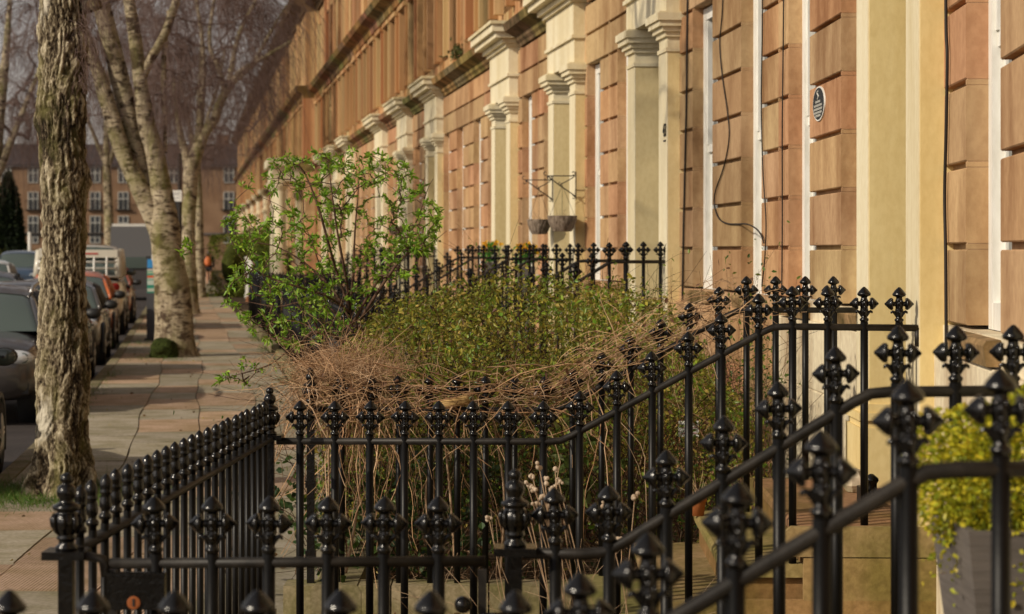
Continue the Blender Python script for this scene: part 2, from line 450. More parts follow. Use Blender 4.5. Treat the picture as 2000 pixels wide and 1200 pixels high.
def window(parent, a, b, z0, z1, D=0., sill=True, far=False, rec=.085):
    m = MB(); w = .085
    d0, d1 = D - rec - .07, D - rec
    for s0, s1 in ((a, a + w), (b - w, b)): fbox(m, s0, s1, d0, d1, z0, z1)
    fbox(m, a + w, b - w, d0, d1 - .004, z1 - .09, z1); fbox(m, a + w, b - w, d0, d1 - .002, z0, z0 + .10)
    zm = (z0 + z1) / 2
    fbox(m, a + w, b - w, d0 + .006, d1 - .022, zm - .03, zm + .03)
    for s0 in (a + w, b - w - .045):            # the upper sash stands in front of the lower
        fbox(m, s0, s0 + .045, d0 + .008, d1 - .012, zm + .03, z1 - .09)
        fbox(m, s0, s0 + .045, d0 + .002, d1 - .045, z0 + .10, zm - .03)
    if not far: fbox(m, (a + b) / 2 - .012, (a + b) / 2 + .012, d0 + .012, d1 - .03, zm + .03, z1 - .09)
    o = m.build('window', MT['white'], parent)
    g = MB(); fbox(g, a + .01, b - .01, d0 - .03, d0 + .014, z0 + .01, z1 - .01)
    g.build('pane', MT['glass'], o)
    if sill:
        q = MB(); fprof(q, a - .05, b + .05, [(D - .3, z0 - .10), (D + .055, z0 - .10), (D + .065, z0 - .03), (D + .055, z0 - .012), (D - .12, z0 - .001), (D - .3, z0 - .001)], (1.15, 1.05, 1.0))
        q.build('window_sill', MT['trim'], o)

def surround(parent, dc, D, style):
    """painted doorway: two square pilasters with moulded capitals, deep reveals and an entablature"""
    m = MB()
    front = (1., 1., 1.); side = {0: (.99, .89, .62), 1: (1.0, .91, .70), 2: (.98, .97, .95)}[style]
    o_, i_ = .95, .57; zc = 3.38
    for s0, s1 in ((dc - o_, dc - i_), (dc + i_, dc + o_)):
        fbox(m, s0, s1, D - .55, D + .095, LAND, zc, side)
        fbox(m, s0 + (.0 if style else .006), s1 - (.0 if style else .006), D + .095, D + .101, LAND, zc, front)
        for z0, z1, g in ((LAND, .92, .045), (.92, .955, .032), (.955, .99, .05), (.99, 1.03, .03), (zc - .02, zc + .012, .012), (zc + .10, zc + .14, .02), (zc + .14, zc + .18, .045),
                          (zc + .18, zc + .225, .075), (zc + .225, zc + .285, .095), (zc + .285, zc + .30, .075)):
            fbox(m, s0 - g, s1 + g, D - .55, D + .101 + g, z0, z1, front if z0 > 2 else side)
        fbox(m, s0 + .004, s1 - .004, D - .5, D + .098, zc + .012, zc + .10, front)
    zt = zc + .30
    fbox(m, dc - o_ - .01, dc + o_ + .01, D - .55, D + .11, zt, 3.93, front)
    fbox(m, dc - o_ - .035, dc + o_ + .035, D - .5, D + .14, 3.93, 3.965, front)
    fbox(m, dc - o_ - .02, dc + o_ + .02, D - .5, D + .12, 3.965, 4.30, front)
    for z0, z1, g in ((4.30, 4.34, .05), (4.34, 4.40, .10), (4.40, 4.47, .19), (4.47, 4.56, .24), (4.56, 4.60, .27)):
        fbox(m, dc - o_ - g, dc + o_ + g, D - .3, D + .11 + g, z0, z1, front if z0 < 4.5 else (.9, .88, .8))
    m.build('door_surround', MT['paint'], parent)
    d = MB(); c = [(.05, .02, .02), (.02, .04, .05), (.03, .03, .03)][int(dc * 7) % 3]
    fbox(d, dc - i_, dc + i_, D - .56, D - .50, LAND + .02, 2.85, c)
    for u in (-.52, .04):
        for z0, z1 in ((LAND + .2, 1.45), (1.6, 2.65)): fbox(d, dc + u, dc + u + .48, D - .50, D - .48, z0, z1, c)
    fbox(d, dc - i_, dc + i_, D - .56, D - .47, 2.85, 2.95, (.7, .66, .55))
    do = d.build('door', MT['plain'], parent)
    h = MB(); ball(h, fac(dc - .42, D - .45, 1.55), .035); h.build('handle', MT['alloy'], do, True)
    g = MB(); fbox(g, dc - i_, dc + i_, D - .56, D - .52, 2.95, 3.70); g.build('fanlight', MT['glass'], do)

def strips(mb, s0, s1, z0, z1, D, wins, near):
    """upper storey: flush ashlar cut into tall lesenes and window surrounds"""
    cur = s0
    ev = sorted(wins) + [(s1, s1)]
    for a, b in ev:
        a2 = min(a, s1)
        while cur < a2 - 1e-6:
            w = min(R.uniform(.55, 1.5), a2 - cur)
            if a2 - cur - w < .2: w = a2 - cur
            d = D + R.choice([0., 0., 0., .03, .07])
            t = stone_tint(R.choice([0, 0, 0, .10, .22]))
            z = z0
            while z < z1 - 1e-6:
                h = min(R.uniform(.5, .7), z1 - z)
                if z1 - z - h < .25: h = z1 - z
                v = R.uniform(.975, 1.025)
                fbox(mb, cur, cur + w, D - .3, d, z, z + h, tuple(q * v for q in t)); z += h
            cur += w
        cur = max(cur, b)

HOUSES = [  # start, end, doors, windows, label, paint style
 (-2.0, 7.15, [4.75], [(-.6, .3), (1.6, 2.5), (5.95, 6.75)], 'sandstone house at the right edge of the picture whose landing carries the box shrub', 0),
 (7.15, 14.55, [10.25], [(7.88, 8.74), (11.5, 12.36), (13.45, 14.2)], 'sandstone house with the black oval plaque and broad yellow doorway', 0),
 (14.55, 22.2, [19.57], [(15.18, 16.02), (17.22, 18.05), (20.85, 21.68)], 'sandstone house numbered 43 with streaky stone and black cables on its wall', 1),
 (22.2, 27.05, [24.6], [(22.7, 23.5), (25.7, 26.55)], 'sandstone house with two wicker baskets hanging beside its cream doorway', 1),
 (27.05, 34.25, [29.75], [(27.55, 28.4), (31.05, 31.9), (32.75, 33.6)], 'sandstone house just beyond the one with hanging baskets, yellow flowers before it', 1),
 (34.25, 41.3, [38.8], [(35.0, 35.8), (36.95, 37.75), (40.1, 40.95)], 'sandstone house directly behind the right side of the leafy shrub', 1),
]
T = 38.8
names = ['second house past the one with yellow flowers, behind the middle of the shrub', 'third house past the one with yellow flowers, behind the shrub',
         'fourth house past the one with yellow flowers, small sandstone front', 'fifth house past the one with yellow flowers, small sandstone front',
         'sandstone house next to the projecting end block, on its near side']
bnd = [41.3, 46.5, 53.6, 60.8, 66.0, 73.35]
drs = [43.95, 49.15, 58.25, 63.45, 68.65]
for i in range(5):
    a, b, d = bnd[i], bnd[i+1], drs[i]
    w = []; s = a + .45
    while s + .85 < b:
        if abs(s + .42 - d) > 1.5: w.append((s, s + .82))
        s += 1.85
    HOUSES.append((a, b, [d], w, names[i], 2))
for i in range(9):
    a = 73.35 + 10.5 * i
    lab = ['tall end block projecting past the row, with the cream columned porch', 'sandstone front next beyond the columned porch', 'second sandstone front beyond the columned porch',
           'third sandstone front beyond the columned porch'] + ['far sandstone front at the shrinking end of the terrace'] * 5
    w = [(a + .9 + 1.95 * k, a + 1.75 + 1.95 * k) for k in (0, 2, 3, 4)]
    HOUSES.append((a, a + 10.5, [a + 3.35], w, lab[i], 2))

def build_house(i, s0, s1, doors, wins, label, style):
    D = .40 if s0 > 73 else 0.
    far = s0 > 40
    h = thing('terraced_house', label, 'house', fac((s0 + s1) / 2, 0, 0), 0, 'sandstone houses of the terrace')
    op = sorted(wins + [(d - .95, d + .95) for d in doors])
    w = MB()
    cuts = [s0] + [q for a, b in op for q in (a, b)] + [s1]
    piers = [(cuts[j], cuts[j + 1]) for j in range(0, len(cuts), 2) if cuts[j + 1] - cuts[j] > .02]
    for a, b in piers:
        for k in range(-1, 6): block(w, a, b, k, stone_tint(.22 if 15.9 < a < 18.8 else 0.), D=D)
    # two courses over the openings
    mids = [s0] + [(a + b) / 2 for a, b in piers if a > s0 + .01 and b < s1 - .01] + [s1]
    for k in (6, 7):
        for a, b in zip(mids[:-1], mids[1:]): block(w, a, b, k, stone_tint(), D=D)
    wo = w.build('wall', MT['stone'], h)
    # plinth of larger smooth blocks below the sills
    painted = i in (0, 1)
    for a, b in [(a, b) for a, b in zip([s0] + [d + .95 for d in doors], [d - .95 for d in doors] + [s1])]:
        s = a; p = MB()
        while s < b - .01:
            e = min(b, s + R.uniform(.8, 1.3))
            if b - e < .4: e = b
            for z0, z1 in ((-.6, .50), (.505, .96), (.965, 1.345)):
                t = stone_tint() if not painted else (1.45, 2.0, 2.6)
                fprof(p, s, e, [(D - .3, z0), (D + .04, z0), (D + .04, z1 - .01), (D + .03, z1), (D - .3, z1)], t)
            s = e
        fbox(p, a, b, D - .3, D + .004, 1.345, zk(-1) - .003, (1.0, 1., 1.) if not painted else (1.45, 2.0, 2.6), 3)
        p.build('plinth', MT['stone'], h)
    for a, b in wins: window(h, a, b, zk(-1), zk(6), D, True, far)
    for d in doors: surround(h, d, D, style)
    dd = [(d - 1.28, d + 1.28) for d in doors]
    runs = []; cur = s0
    for a, b in dd: runs.append((cur, a)); cur = b
    runs.append((cur, s1))
    prof = [(-.3, 4.262), (.03, 4.262), (.04, 4.30), (.07, 4.33), (.08, 4.38), (.15, 4.42), (.21, 4.45), (.225, 4.50), (.24, 4.54), (.20, 4.565), (.02, 4.60), (-.3, 4.60)]
    for a, b in runs:
        s = a; c = MB()
        while s < b - .01:
            e = min(b, s + R.uniform(.9, 1.6)); e = b if b - e < .5 else e
            fprof(c, s, e - .004, [(q + D, z) for q, z in prof], tuple(R.uniform(.75, 1.2) * q for q in (1.1, 1., .9)), 2); s = e
        c.build('string_course', MT['trim'], h)
    u = MB()
    uw = [(a - .06, b + .06) for a, b in wins] + [(d - .5, d + .5) for d in doors]
    strips(u, s0, s1, 4.60, 6.60, D - .01, uw, True)
    for a, b in sorted(uw):
        fbox(u, a, b, D - .3, D - .01, 4.60, 4.85, stone_tint()); fbox(u, a, b, D - .3, D - .01, 6.35, 6.60, stone_tint())
        for s_ in (a - .14, b + .0): fbox(u, s_, s_ + .14, D - .28, D + .11, 4.85, 6.36, stone_tint(.1))
        fbox(u, a - .16, b + .16, D - .28, D + .14, 6.36, 6.45, stone_tint(.1))
    u.build('upper_wall', MT['ashlar'], h)
    if s1 > 22:
        for a, b in sorted(uw): window(h, a, b, 4.85, 6.35, D, False, True, .16)
    k = MB()
    for a, b in zip(np.arange(s0, s1 - .01, (s1 - s0) / 4), np.arange(s0, s1 - .01, (s1 - s0) / 4) + (s1 - s0) / 4):
        fprof(k, a, b - .003, [(D - .3, 6.60), (D + .05, 6.60), (D + .08, 6.72), (D + .10, 6.76), (D + .28, 6.84), (D + .34, 6.95), (D + .30, 7.0), (D - .3, 7.02)], tuple(R.uniform(.7, 1.1) * q for q in (1.15, 1., .85)), 2)
    k.build('cornice', MT['trim'], h)
    u2 = MB(); strips(u2, s0, s1, 7.02, 9.35, D - .02, uw, False)
    for a, b in sorted(uw):
        fbox(u2, a, b, D - .3, D - .02, 7.02, 7.4, stone_tint()); fbox(u2, a, b, D - .3, D - .02, 8.9, 9.35, stone_tint())
    u2.build('attic_wall', MT['ashlar'], h)
    if s1 > 45:
        for a, b in sorted(uw): window(h, a, b, 7.4, 8.9, D, False, True, .16)
    else:
        for a, b in sorted(uw):
            g = MB(); fbox(g, a, b, D - .28, D - .2, 7.4, 8.9); g.build('attic_window', MT['glass'], h)
    e = MB(); fprof(e, s0, s1, [(D - .3, 9.35), (D + .06, 9.35), (D + .12, 9.5), (D + .42, 9.62), (D + .5, 9.8), (D + .42, 9.86), (D - .3, 9.86)], (.6, .52, .5), 4)
    e.build('eave_cornice', MT['trim'], h)
    r = MB(); fprof(r, s0, s1, [(D + .40, 9.87), (D - 3.6, 12.2), (D - 8., 9.87)], (1, 1, 1), 3); ro = r.build('roof', MT['slate'], h)
    ch = MB(); fbox(ch, s0 + .3, s0 + 1.0, D - 4.5, D - 2.6, 11.4, 13.4, (.8, .75, .75)); 
    for q in range(4): lathe(ch, [(.10, 0), (.12, .1), (.10, .45), (.11, .5)], 10, fac(s0 + .65, D - 3 - .38 * q, 13.4), tint=(1.1, .8, .6))
    ch.build('chimney', MT['stone'], ro)
    if s0 > 73 and s0 < 74 or s1 < 7.2:   # party wall that faces the camera
        g = MB(); fbox(g, s0 - .002, s0 + .25, D - 8, D - .3, -.5, 9.86, (.75, .7, .7)); g.build('gable_wall', MT['ashlar'], h)
    # entrance steps
    for d in doors:
        st = MB(); sn, sf = d - .97, d + .97
        if far:
            sn, sf = d - .8, d + .8
        base = LAND; tr, ri = .292, .155
        dz = [(.60 + tr * q, LAND - ri * q) for q in range(4)]
        for q, (dd_, zt) in enumerate(dz):
            zl = zt - ri if q < 3 else -.05
            fbox(st, sn + .03, sf - .03, D + .0, D + dd_ - .025, zl - (.0 if q else .0), zt - .055, (.85, .66, .48), 1)
            fprof(st, sn, sf, [(D + .0, zt - .055), (D + dd_ - .01, zt - .055), (D + dd_, zt - .04), (D + dd_, zt - .012), (D + dd_ - .012, zt), (D + .0, zt)], tuple(R.uniform(.85, 1.1) * z for z in (1., .92, .82)))
        # moulded coping course on the landing's side
        for sa, sb in ((sn - .05, sn - .002), (sf + .002, sf + .05)):
            fprof(st, sa, sb, [(D + .0, LAND - .12), (D + .62, LAND - .12), (D + .645, LAND - .08), (D + .645, LAND - .02), (D + .62, LAND), (D + .0, LAND)], (1., .98, .8))
            for q in range(3):
                fbox(st, min(sa, sa), sb, D + .0, D + .57 + .29 * q, LAND - .125 - .17 * (q + 1) if q < 2 else -.05, LAND - .125 - .17 * q, (1.12, .93, .70) if q else (1.08, 1., .76))
        st.build('front_steps', MT['step'], h)
    return h
house_objs = [build_house(i, *q) for i, q in enumerate(HOUSES)]

# columned porch of the end block
def porch():
    m = MB(); s0, s1 = 75.0, 78.4; D = .40
    fbox(m, s0 - .2, s1 + .2, D, D + 1.0, 4.0, 4.5); fbox(m, s0 - .35, s1 + .35, D, D + 1.12, 4.5, 4.75)
    for s in (s0, s0 + .7, s1 - .7, s1):
        lathe(m, [(.26, .3), (.26, .5), (.21, .55), (.20, 2.0), (.17, 3.7), (.20, 3.75), (.26, 3.85), (.28, 4.0)], 14, fac(s, D + .72, 0))
    fbox(m, s0 - .3, s1 + .3, D, D + 1.1, -.1, .3, (.7, .65, .6))
    m.build('porch', MT['paint'], [o for o in house_objs if 'columned porch' in o['label'] and 'tall' in o['label']][0])
porch()
# ------------------------------------------------------------------ ground, road, pavement
PD0, PD1 = 2.78, 5.25          # pavement between these distances from the facade
def strip_sheet(name, d0, d1, z, mat_, s0=-8., s1=175., n=90, tint=(1, 1, 1, 0), zf=None):
    m = MB(); ss = np.linspace(s0, s1, n)
    a = fac(ss, d0, z); b = fac(ss, d1, z); V = np.concatenate([a, b])
    q = np.stack([np.arange(n-1), np.arange(1, n), np.arange(1, n) + n, np.arange(n-1) + n], 1)
    m.add(V, q, tint); return tag(m.build(name, mat_), kind='structure')

g = MB(); g.add([(-900, -200, -.16), (900, -200, -.16), (900, 1800, -.16), (-900, 1800, -.16)], [(0, 1, 2, 3)], (.9, 1., .5))
tag(g.build('ground', MT['soil']), kind='structure')
strip_sheet('road', PD1 - .05, PD1 + 9.2, -.115, MT['asphalt'])
strip_sheet('pavement_bed', PD0 - .14, PD1 + .02, -.014, MT['soil'])
strip_sheet('garden_soil', -.2, PD0 - .14, -.03, MT['soil'])
strip_sheet('far_pavement', PD1 + 9.2, PD1 + 12., -.02, MT['slab'], tint=(.24, .2, .16, 0))

def flagstones():
    m = MB(); r = random.Random(3)
    bands = [PD0, 3.32, 3.95, 4.52, PD1]
    def edge(k, s):
        if k in (0, len(bands) - 1): return bands[k] + 0 * s
        return bands[k] + .03*np.sin(s*.55 + k*2.1) + .012*np.sin(s*1.7 + k*k)
    for k in range(len(bands) - 1):
        s = -6. + r.random()
        while s < 150:
            L = r.uniform(.8, 1.7) if s < 80 else r.uniform(1.5, 3)
            pink = r.random() < (.30, .62, .30, .5)[k]
            v = r.uniform(.85, 1.12)
            t = (.50*v, .355*v, .255*v) if pink else (.40*v, .355*v, .28*v)
            rib = 1. if (pink and r.random() < .35) else 0.
            z = r.uniform(-.004, .004); tilt = r.uniform(-.004, .004)
            u = np.linspace(s + .012, s + L - .012, 7)
            sk = r.uniform(-.06, .06)
            lo = edge(k, u) + .0055; hi = edge(k + 1, u) - .0055
            wob = .02 * math.sin(s * 9)
            A = fac(u + sk*0, lo, z + tilt); B = fac(u + wob, hi, z - tilt)
            V = np.concatenate([A, B, A - [0, 0, .03], B - [0, 0, .03]])
            n = 7; f = [(i, i+1, n+i+1, n+i) for i in range(n-1)]
            f += [(2*n+i, 2*n+i+1, i+1, i) for i in range(n-1)] + [(n+i, n+i+1, 3*n+i+1, 3*n+i) for i in range(n-1)] + [(0, n, 3*n, 2*n), (n-1, 2*n-1, 4*n-1, 3*n-1)]
            m.add(V, f, t + (rib,)); s += L
    return tag(m.build('pavement', MT['slab']), kind='structure')
flagstones()
# path flags in each entrance
def paths():
    m = MB(); r = random.Random(9)
    for (_, _, doors, _, _, _) in HOUSES[:9]:
        for d in doors:
            s = d - .86
            for ds in (.6, .56, .56):
                dd = .95
                while dd < PD0 - .02:
                    L = min(r.uniform(.5, .8), PD0 - dd); v = r.uniform(.85, 1.1)
                    fbox(m, s + .005, s + ds - .005, dd + .005, dd + L - .005, -.03, .002 + r.uniform(-.003, .003), (.30*v, .25*v, .19*v)); dd += L
                s += ds
    return tag(m.build('path', MT['slab']), kind='structure')
paths()
def kerbs():
    m = MB(); r = random.Random(4); s = -6.
    while s < 160:
        L = r.uniform(.8, 1.4)
        v = r.uniform(.8, 1.1)
        fprof(m, s, s + L - .008, [(PD1, -.16), (PD1 + .15, -.16), (PD1 + .155, -.02), (PD1 + .14, .004), (PD1, .006)], (v, v, v)); s += L
    return tag(m.build('kerb', MT['kerb']), kind='structure')
kerbs()

# ------------------------------------------------------------------ ironwork
def finial_mesh():
    m = MB()
    lathe(m, [(.0145, -.002), (.0142, .024), (.0178, .0275), (.0188, .0315), (.0178, .0355), (.0128, .039), (.0118, .046), (.0128, .054), (.0165, .063), (.0172, .068), (.0145, .074), (.0150, .082),
              (.0172, .090), (.0178, .0965), (.0170, .104), (.0145, .112), (.0126, .119), (.0126, .1235), (.0170, .1255), (.0245, .1285), (.0275, .1325), (.0276, .1365), (.0250, .1415), (.0205, .147), (.0160, .1525), (.0118, .157), (.0070, .1615), (.0040, .164), (.0004, .165)], 18)
    arm = [(.0115, .006), (.0100, .016), (.0098, .022), (.0125, .0245), (.0215, .0265), (.0250, .0295), (.0254, .0330), (.0232, .0375), (.0185, .0430), (.0125, .0490), (.0075, .0535), (.0045, .0575), (.0004, .0600)]
    for sx in (-1, 1):
        lathe(m, arm, 14, (0, 0, .0965), (sx, 0, 0))
        for b in (-1, 1): ball(m, (sx*.031, -b*.012, .0965 + .0175), (.006, .007, .0065), 6); ball(m, (sx*.031, -b*.012, .0965 - .0175), (.006, .007, .0065), 6)
    for k in range(4):
        a = k*math.pi/2; ax = np.array([math.cos(a), math.sin(a), 0.]); s = 1. if k % 2 == 0 else .72
        p = np.array([[.010, .044], [.0145, .054], [.0200, .0625], [.0265, .0655], [.0310, .0630], [.0335, .0575]]); p[:, 0] = .010 + (p[:, 0] - .010)*s
        tube(m, np.stack([p[:, 0]*ax[0], p[:, 0]*ax[1], p[:, 1]], 1), [.004, .0055, .0062, .0058, .0048, .0022], 8)
    for sy in (-1, 1):
        ball(m, (0, sy*.0175, .0985), (.0085, .006, .010), 8); ball(m, (0, sy*.0165, .083), (.006, .005, .006), 6)
        for sx in (-1, 1): ball(m, (sx*.0085, sy*.0145, .108), (.006, .005, .006), 6); ball(m, (sx*.0095, sy*.0130, .0735), (.005, .005, .006), 6)
    o = m.build('finial', MT['iron'], None, True); me = o.data; bpy.data.objects.remove(o); return me
def spear_mesh():
    m = MB()
    lathe(m, [(.011, -.004), (.011, .03), (.0165, .033), (.0175, .039), (.0165, .045), (.0115, .049), (.0115, .057), (.0155, .062), (.0165, .072), (.0150, .088), (.0120, .098), (.0160, .101), (.0170, .105),
              (.0150, .109), (.0165, .116), (.0175, .124), (.0165, .133), (.0125, .142), (.0060, .150), (.0004, .154)], 12)
    o = m.build('spear_finial', MT['iron'], None, True); me = o.data; bpy.data.objects.remove(o); return me
FIN, SPEAR = finial_mesh(), spear_mesh()
_bars = {}
def bar_mesh(L, r=.0160, fin=None, n=10):
    key = (round(L, 2), r, fin.name if fin else '')
    if key not in _bars:
        m = MB(); L = key[0]
        if fin is None: lathe(m, [(r, -L), (r, .021)], n)
        else: lathe(m, [(r, -L), (r, .0)], 6)
        if fin:
            V = np.zeros(len(fin.vertices)*3); fin.vertices.foreach_get('co', V)
            m.add(V.reshape(-1, 3), [tuple(p.vertices) for p in fin.polygons])
        o = m.build('baluster', MT['bar'], None, True); _bars[key] = o.data; bpy.data.objects.remove(o)
    return _bars[key]
def rnd(p): return [float(q) for q in p]
def add_baluster(root, x, y, zr, zb, fin=FIN, merged=False, r=.0160, rz=0.):
    L = zr - zb
    b = bpy.data.objects.new('baluster', bar_mesh(L, r, fin if merged else None)); col.objects.link(b); b.parent = root
    b.location = rnd(np.array([x, y, zr]) - np.array(root.location)); b.rotation_euler = (0, 0, rz)
    if not merged:
        f = bpy.data.objects.new('finial', fin); col.objects.link(f); f.parent = b
        f.rotation_euler = (R.uniform(-.03, .03), R.uniform(-.03, .03), R.uniform(-.08, .08))
    return b
def newel_mesh():
    m = MB()
    lathe(m, [(.034, 0), (.034, .012), (.024, .02), (.024, .03), (.030, .034), (.030, .04), (.026, .046), (.036, .062), (.0415, .08), (.041, .098), (.034, .112), (.027, .118), (.040, .122), (.043, .129),
              (.041, .136), (.030, .141), (.022, .146), (.020, .152), (.028, .164), (.0305, .178), (.026, .192), (.017, .199), (.013, .202), (.016, .205), (.0195, .214), (.0185, .224), (.011, .232), (.001, .235)], 18)
    for k in range(8):
        a = k*math.pi/4; c = np.array([math.cos(a), math.sin(a), 0])
        tube(m, np.array([c*.030 + [0, 0, .05], c*.043 + [0, 0, .075], c*.045 + [0, 0, .095], c*.036 + [0, 0, .112]]), [.004, .007, .0075, .003], 6)
    m.v = [v*.82 for v in m.v]
    o = m.build('newel_finial', MT['iron'], None, True); me = o.data; bpy.data.objects.remove(o); return me
NEWEL = newel_mesh()
def add_newel(root, x, y, zr, zb, plate=True, w=.036):
    m = MB(); c = (x, y)
    m.box((x, y, (zr + zb)/2), (w, w, zr - zb))
    for z, e in ((zb + .05, .012), (zb + .28, .007), (zb + .62, .007)): m.box((x, y, z), (w + 2*e, w + 2*e, .035))
    if plate: m.box((x, y, zr + .004), (.105, .105, .02))
    o = m.build('newel_post', MT['iron'], root)
    f = bpy.data.objects.new('newel_finial', NEWEL); col.objects.link(f); f.parent = o
    f.location = rnd(np.array([x, y, zr + .013]) - np.array(root.location))
    return o
def add_rail(root, pts, r=.0145, flat=False):
    m = MB()
    pts = [np.asarray(p, float) for p in pts]
    if flat:
        for a, b in zip(pts[:-1], pts[1:]):
            t = unit(b - a); s = np.array([t[1], -t[0], 0]) * r; u = np.array([0, 0, .007])
            m.hexa([a - s - u, a - s + u, a + s - u, a + s + u, b - s - u, b - s + u, b + s - u, b + s + u])
    else:
        pp = []                                     # round the bends a little
        for i, p in enumerate(pts):
            if 0 < i < len(pts) - 1:
                pp += [p + unit(pts[i-1] - p)*.05, p*.6 + .2*(p + unit(pts[i-1]-p)*.04) + .2*(p + unit(pts[i+1]-p)*.04), p + unit(pts[i+1] - p)*.05]
            else: pp.append(p)
        tube(m, pp, r, 10)
    return m.build('handrail', MT['rail'], root, True)

def step_z(d, land=LAND):
    """height of the entrance steps at distance d from the wall"""
    if d < .58: return land
    q = int((d - .58) / .292) + 1
    return max(.0, land - .155 * q) if q < 4 else .0

def row_px(name, label, Y, rail, fins, newel=None, base=None, group='black iron railings with cross finials', cat='railing', wall=None, lock=False, dz=0.):
    """a railing square to the street at depth Y; rail = photo pixels of its bends, fins = pixel columns of its posts"""
    pts = [P(px, py, Y) for px, py in rail]
    root = thing(name, label, cat, (pts[0][0], Y, 0), 0, group)
    add_rail(root, pts)
    xs = np.array([p[0] for p in pts]); zs = np.array([p[2] for p in pts])
    for px in fins:
        x = (px - VX) * Y / F; zr = float(np.interp(x, xs, zs))
        add_baluster(root, x, Y, zr, base(x) if base else 0.0)
    if newel:
        for px in newel: add_newel(root, (px - VX) * Y / F, Y, float(np.interp((px - VX)*Y/F, xs, zs)), .0)
    if wall:
        add_rail(root, [pts[-1], pts[-1] + np.array([.0, 0, -wall])], .012)
    return root

Y0, Y1, Y2, Y3 = 3.75, 5.73, 9.32, 11.17
def wallx(Y): return float(Xf(Y))
def sb(Y):
    return lambda x: step_z(wallx(Y) - x) if wallx(Y) - x < 1.8 else .0
r0 = row_px('stair_railing', 'nearest blurred black railing rising from the bottom edge to the box shrub', Y0,
            [(-150, 1350), (1075, 1350), (1810, 918), (2060, 916)], [-145, 20, 180, 342, 506, 668, 838, 1010, 1134, 1267, 1437, 1605, 1775, 1955], base=sb(Y0))
# --- second railing: hinge post, then up the steps; the gate closes its street end
r1 = row_px('stair_railing', 'black railing that climbs from the ball-topped gate post past the landing with the planter', Y1,
            [(1022, 1081), (1180, 1083), (1700, 766), (2080, 763)], [1085, 1190, 1302, 1412, 1522, 1634, 1752, 1866, 1978], base=sb(Y1))
add_newel(r1, (1006 - VX)*Y1/F, Y1, P(0, 1078, Y1)[2], 0.)
def gate():
    zr = P(0, 1101, Y1)[2]; x0, x1 = (214 - VX)*Y1/F, (948 - VX)*Y1/F
    root = thing('garden_gate', 'black iron gate with a lock box and rusty keyhole plate', 'gate', (x1, Y1, 0))
    add_rail(root, [(x0, Y1, zr), (x1, Y1, zr + .006)], .0135)
    for px in (305, 415, 525, 640, 750, 857):
        add_baluster(root, (px - VX)*Y1/F, Y1, zr + .003, .06)
    m = MB()
    for x in (x0 + .008, x1 - .008): m.box((x, Y1, (zr - .015 + .05)/2), (.022, .02, zr - .065))
    m.box(((x0 + x1)/2, Y1, .09), (x1 - x0 - .03, .019, .03)); m.box(((x0 + x1)/2, Y1, .50), (x1 - x0 - .03, .019, .025))
    m.build('gate_frame', MT['rail'], root)
    b = MB(); bx = ((216 + 325)/2 - VX)*Y1/F; bz = P(0, 1151, Y1)[2]
    b.box((bx, Y1 - .026, bz), (.142, .036, .090)); b.box((bx, Y1 - .045, bz + .043), (.146, .006, .006))
    bo = b.build('lock_box', MT['iron'], root)
    k = MB(); c = P(267, 1172, Y1); lathe(k, [(.0165, 0), (.0165, .004), (.012, .005)], 18, (c[0], Y1 - .0445, c[2]), (0, -1, 0), (.62, .52, .42))
    kp = k.build('keyhole_plate', MT['terracotta'], bo)
    q = MB(); q.box((c[0], Y1 - .050, c[2] + .001), (.005, .003, .018)); q.build('keyhole', MT['plastic'], kp)
    l = MB(); l.box((x0 + .128, Y1 - .02, zr - .075), (.012, .012, .075), (3., 1.2, .5)); l.build('latch_bolt', MT['rail'], root)
    for z in (zr - .13, zr - .32):
        s = MB(); tube(s, [(x1 - .01, Y1 - .02, z), (x1 + .05, Y1 - .02, z)], .011, 8); s.build('hinge', MT['iron'], root, True)
    s = MB(); kb_ = P(905, 1178, Y1); lathe(s, [(.001, 0), (.012, .002), (.019, .01), (.022, .022), (.019, .034), (.010, .040), (.007, .05)], 16, kb_ - np.array([0, .05, 0]), (0, 1, 0)); s.build('knob', MT['iron'], root, True)
gate()
r2 = row_px('stair_railing', 'sharp black railing on the near side of the mossy steps below the yellow doorway', Y2,
            [(540, 862), (1095, 863), (1510, 638), (1792, 641)], [586, 654, 722, 790, 858, 925, 993, 1061, 1132, 1205, 1274, 1345, 1410, 1482, 1548, 1617, 1688, 1756], base=sb(Y2), wall=.075)
r3 = row_px('stair_railing', 'black railing draped with dead stems on the far side of the mossy steps', Y3,
            [(607, 800), (1090, 801), (1440, 606), (1678, 606)], [667, 724, 779, 840, 893, 948, 1005, 1063, 1118, 1175, 1232, 1290, 1347, 1403, 1458, 1515, 1573, 1629],
            newel=[607], base=lambda x: step_z(wallx(Y3) - x) if wallx(Y3) - x < 1.2 else .14, wall=.07)
# --- street railing between the gate and the second path
def street_railing(label, a, b, n, zr, merged=False, newel_a=True, newel_b=True, zb=.0, gap=.15):
    a = np.array(a, float); b = np.array(b, float)
    root = thing('street_railing', label, 'railing', (a[0], a[1], 0), 0, 'low street railings with spear finials')
    add_rail(root, [(a[0], a[1], zr), (b[0], b[1], zr)], .021, True)
    for i in range(1, n):
        p = a + (b - a) * i / n
        add_baluster(root, p[0], p[1], zr + .006, zb, SPEAR, merged, .0115)
    if newel_a: add_newel(root, a[0], a[1], zr, zb)
    if newel_b: add_newel(root, b[0], b[1], zr, zb)
    return root
A = P(130, 1085, Y1); B = P(527, 863, Y2)
s1_ = street_railing('low black street railing from the gate to the first ball-topped post beside the pavement', A[:2], B[:2], 24, A[2])
m = MB(); e = P(214, 1086, Y1); add_rail(s1_, [(A[0] - .04, Y1 - .01, A[2]), (e[0] - .008, Y1 - .01, A[2]), (e[0] - .008, Y1 - .01, A[2] - .03)], .012)
C = P(607, 800, Y3)
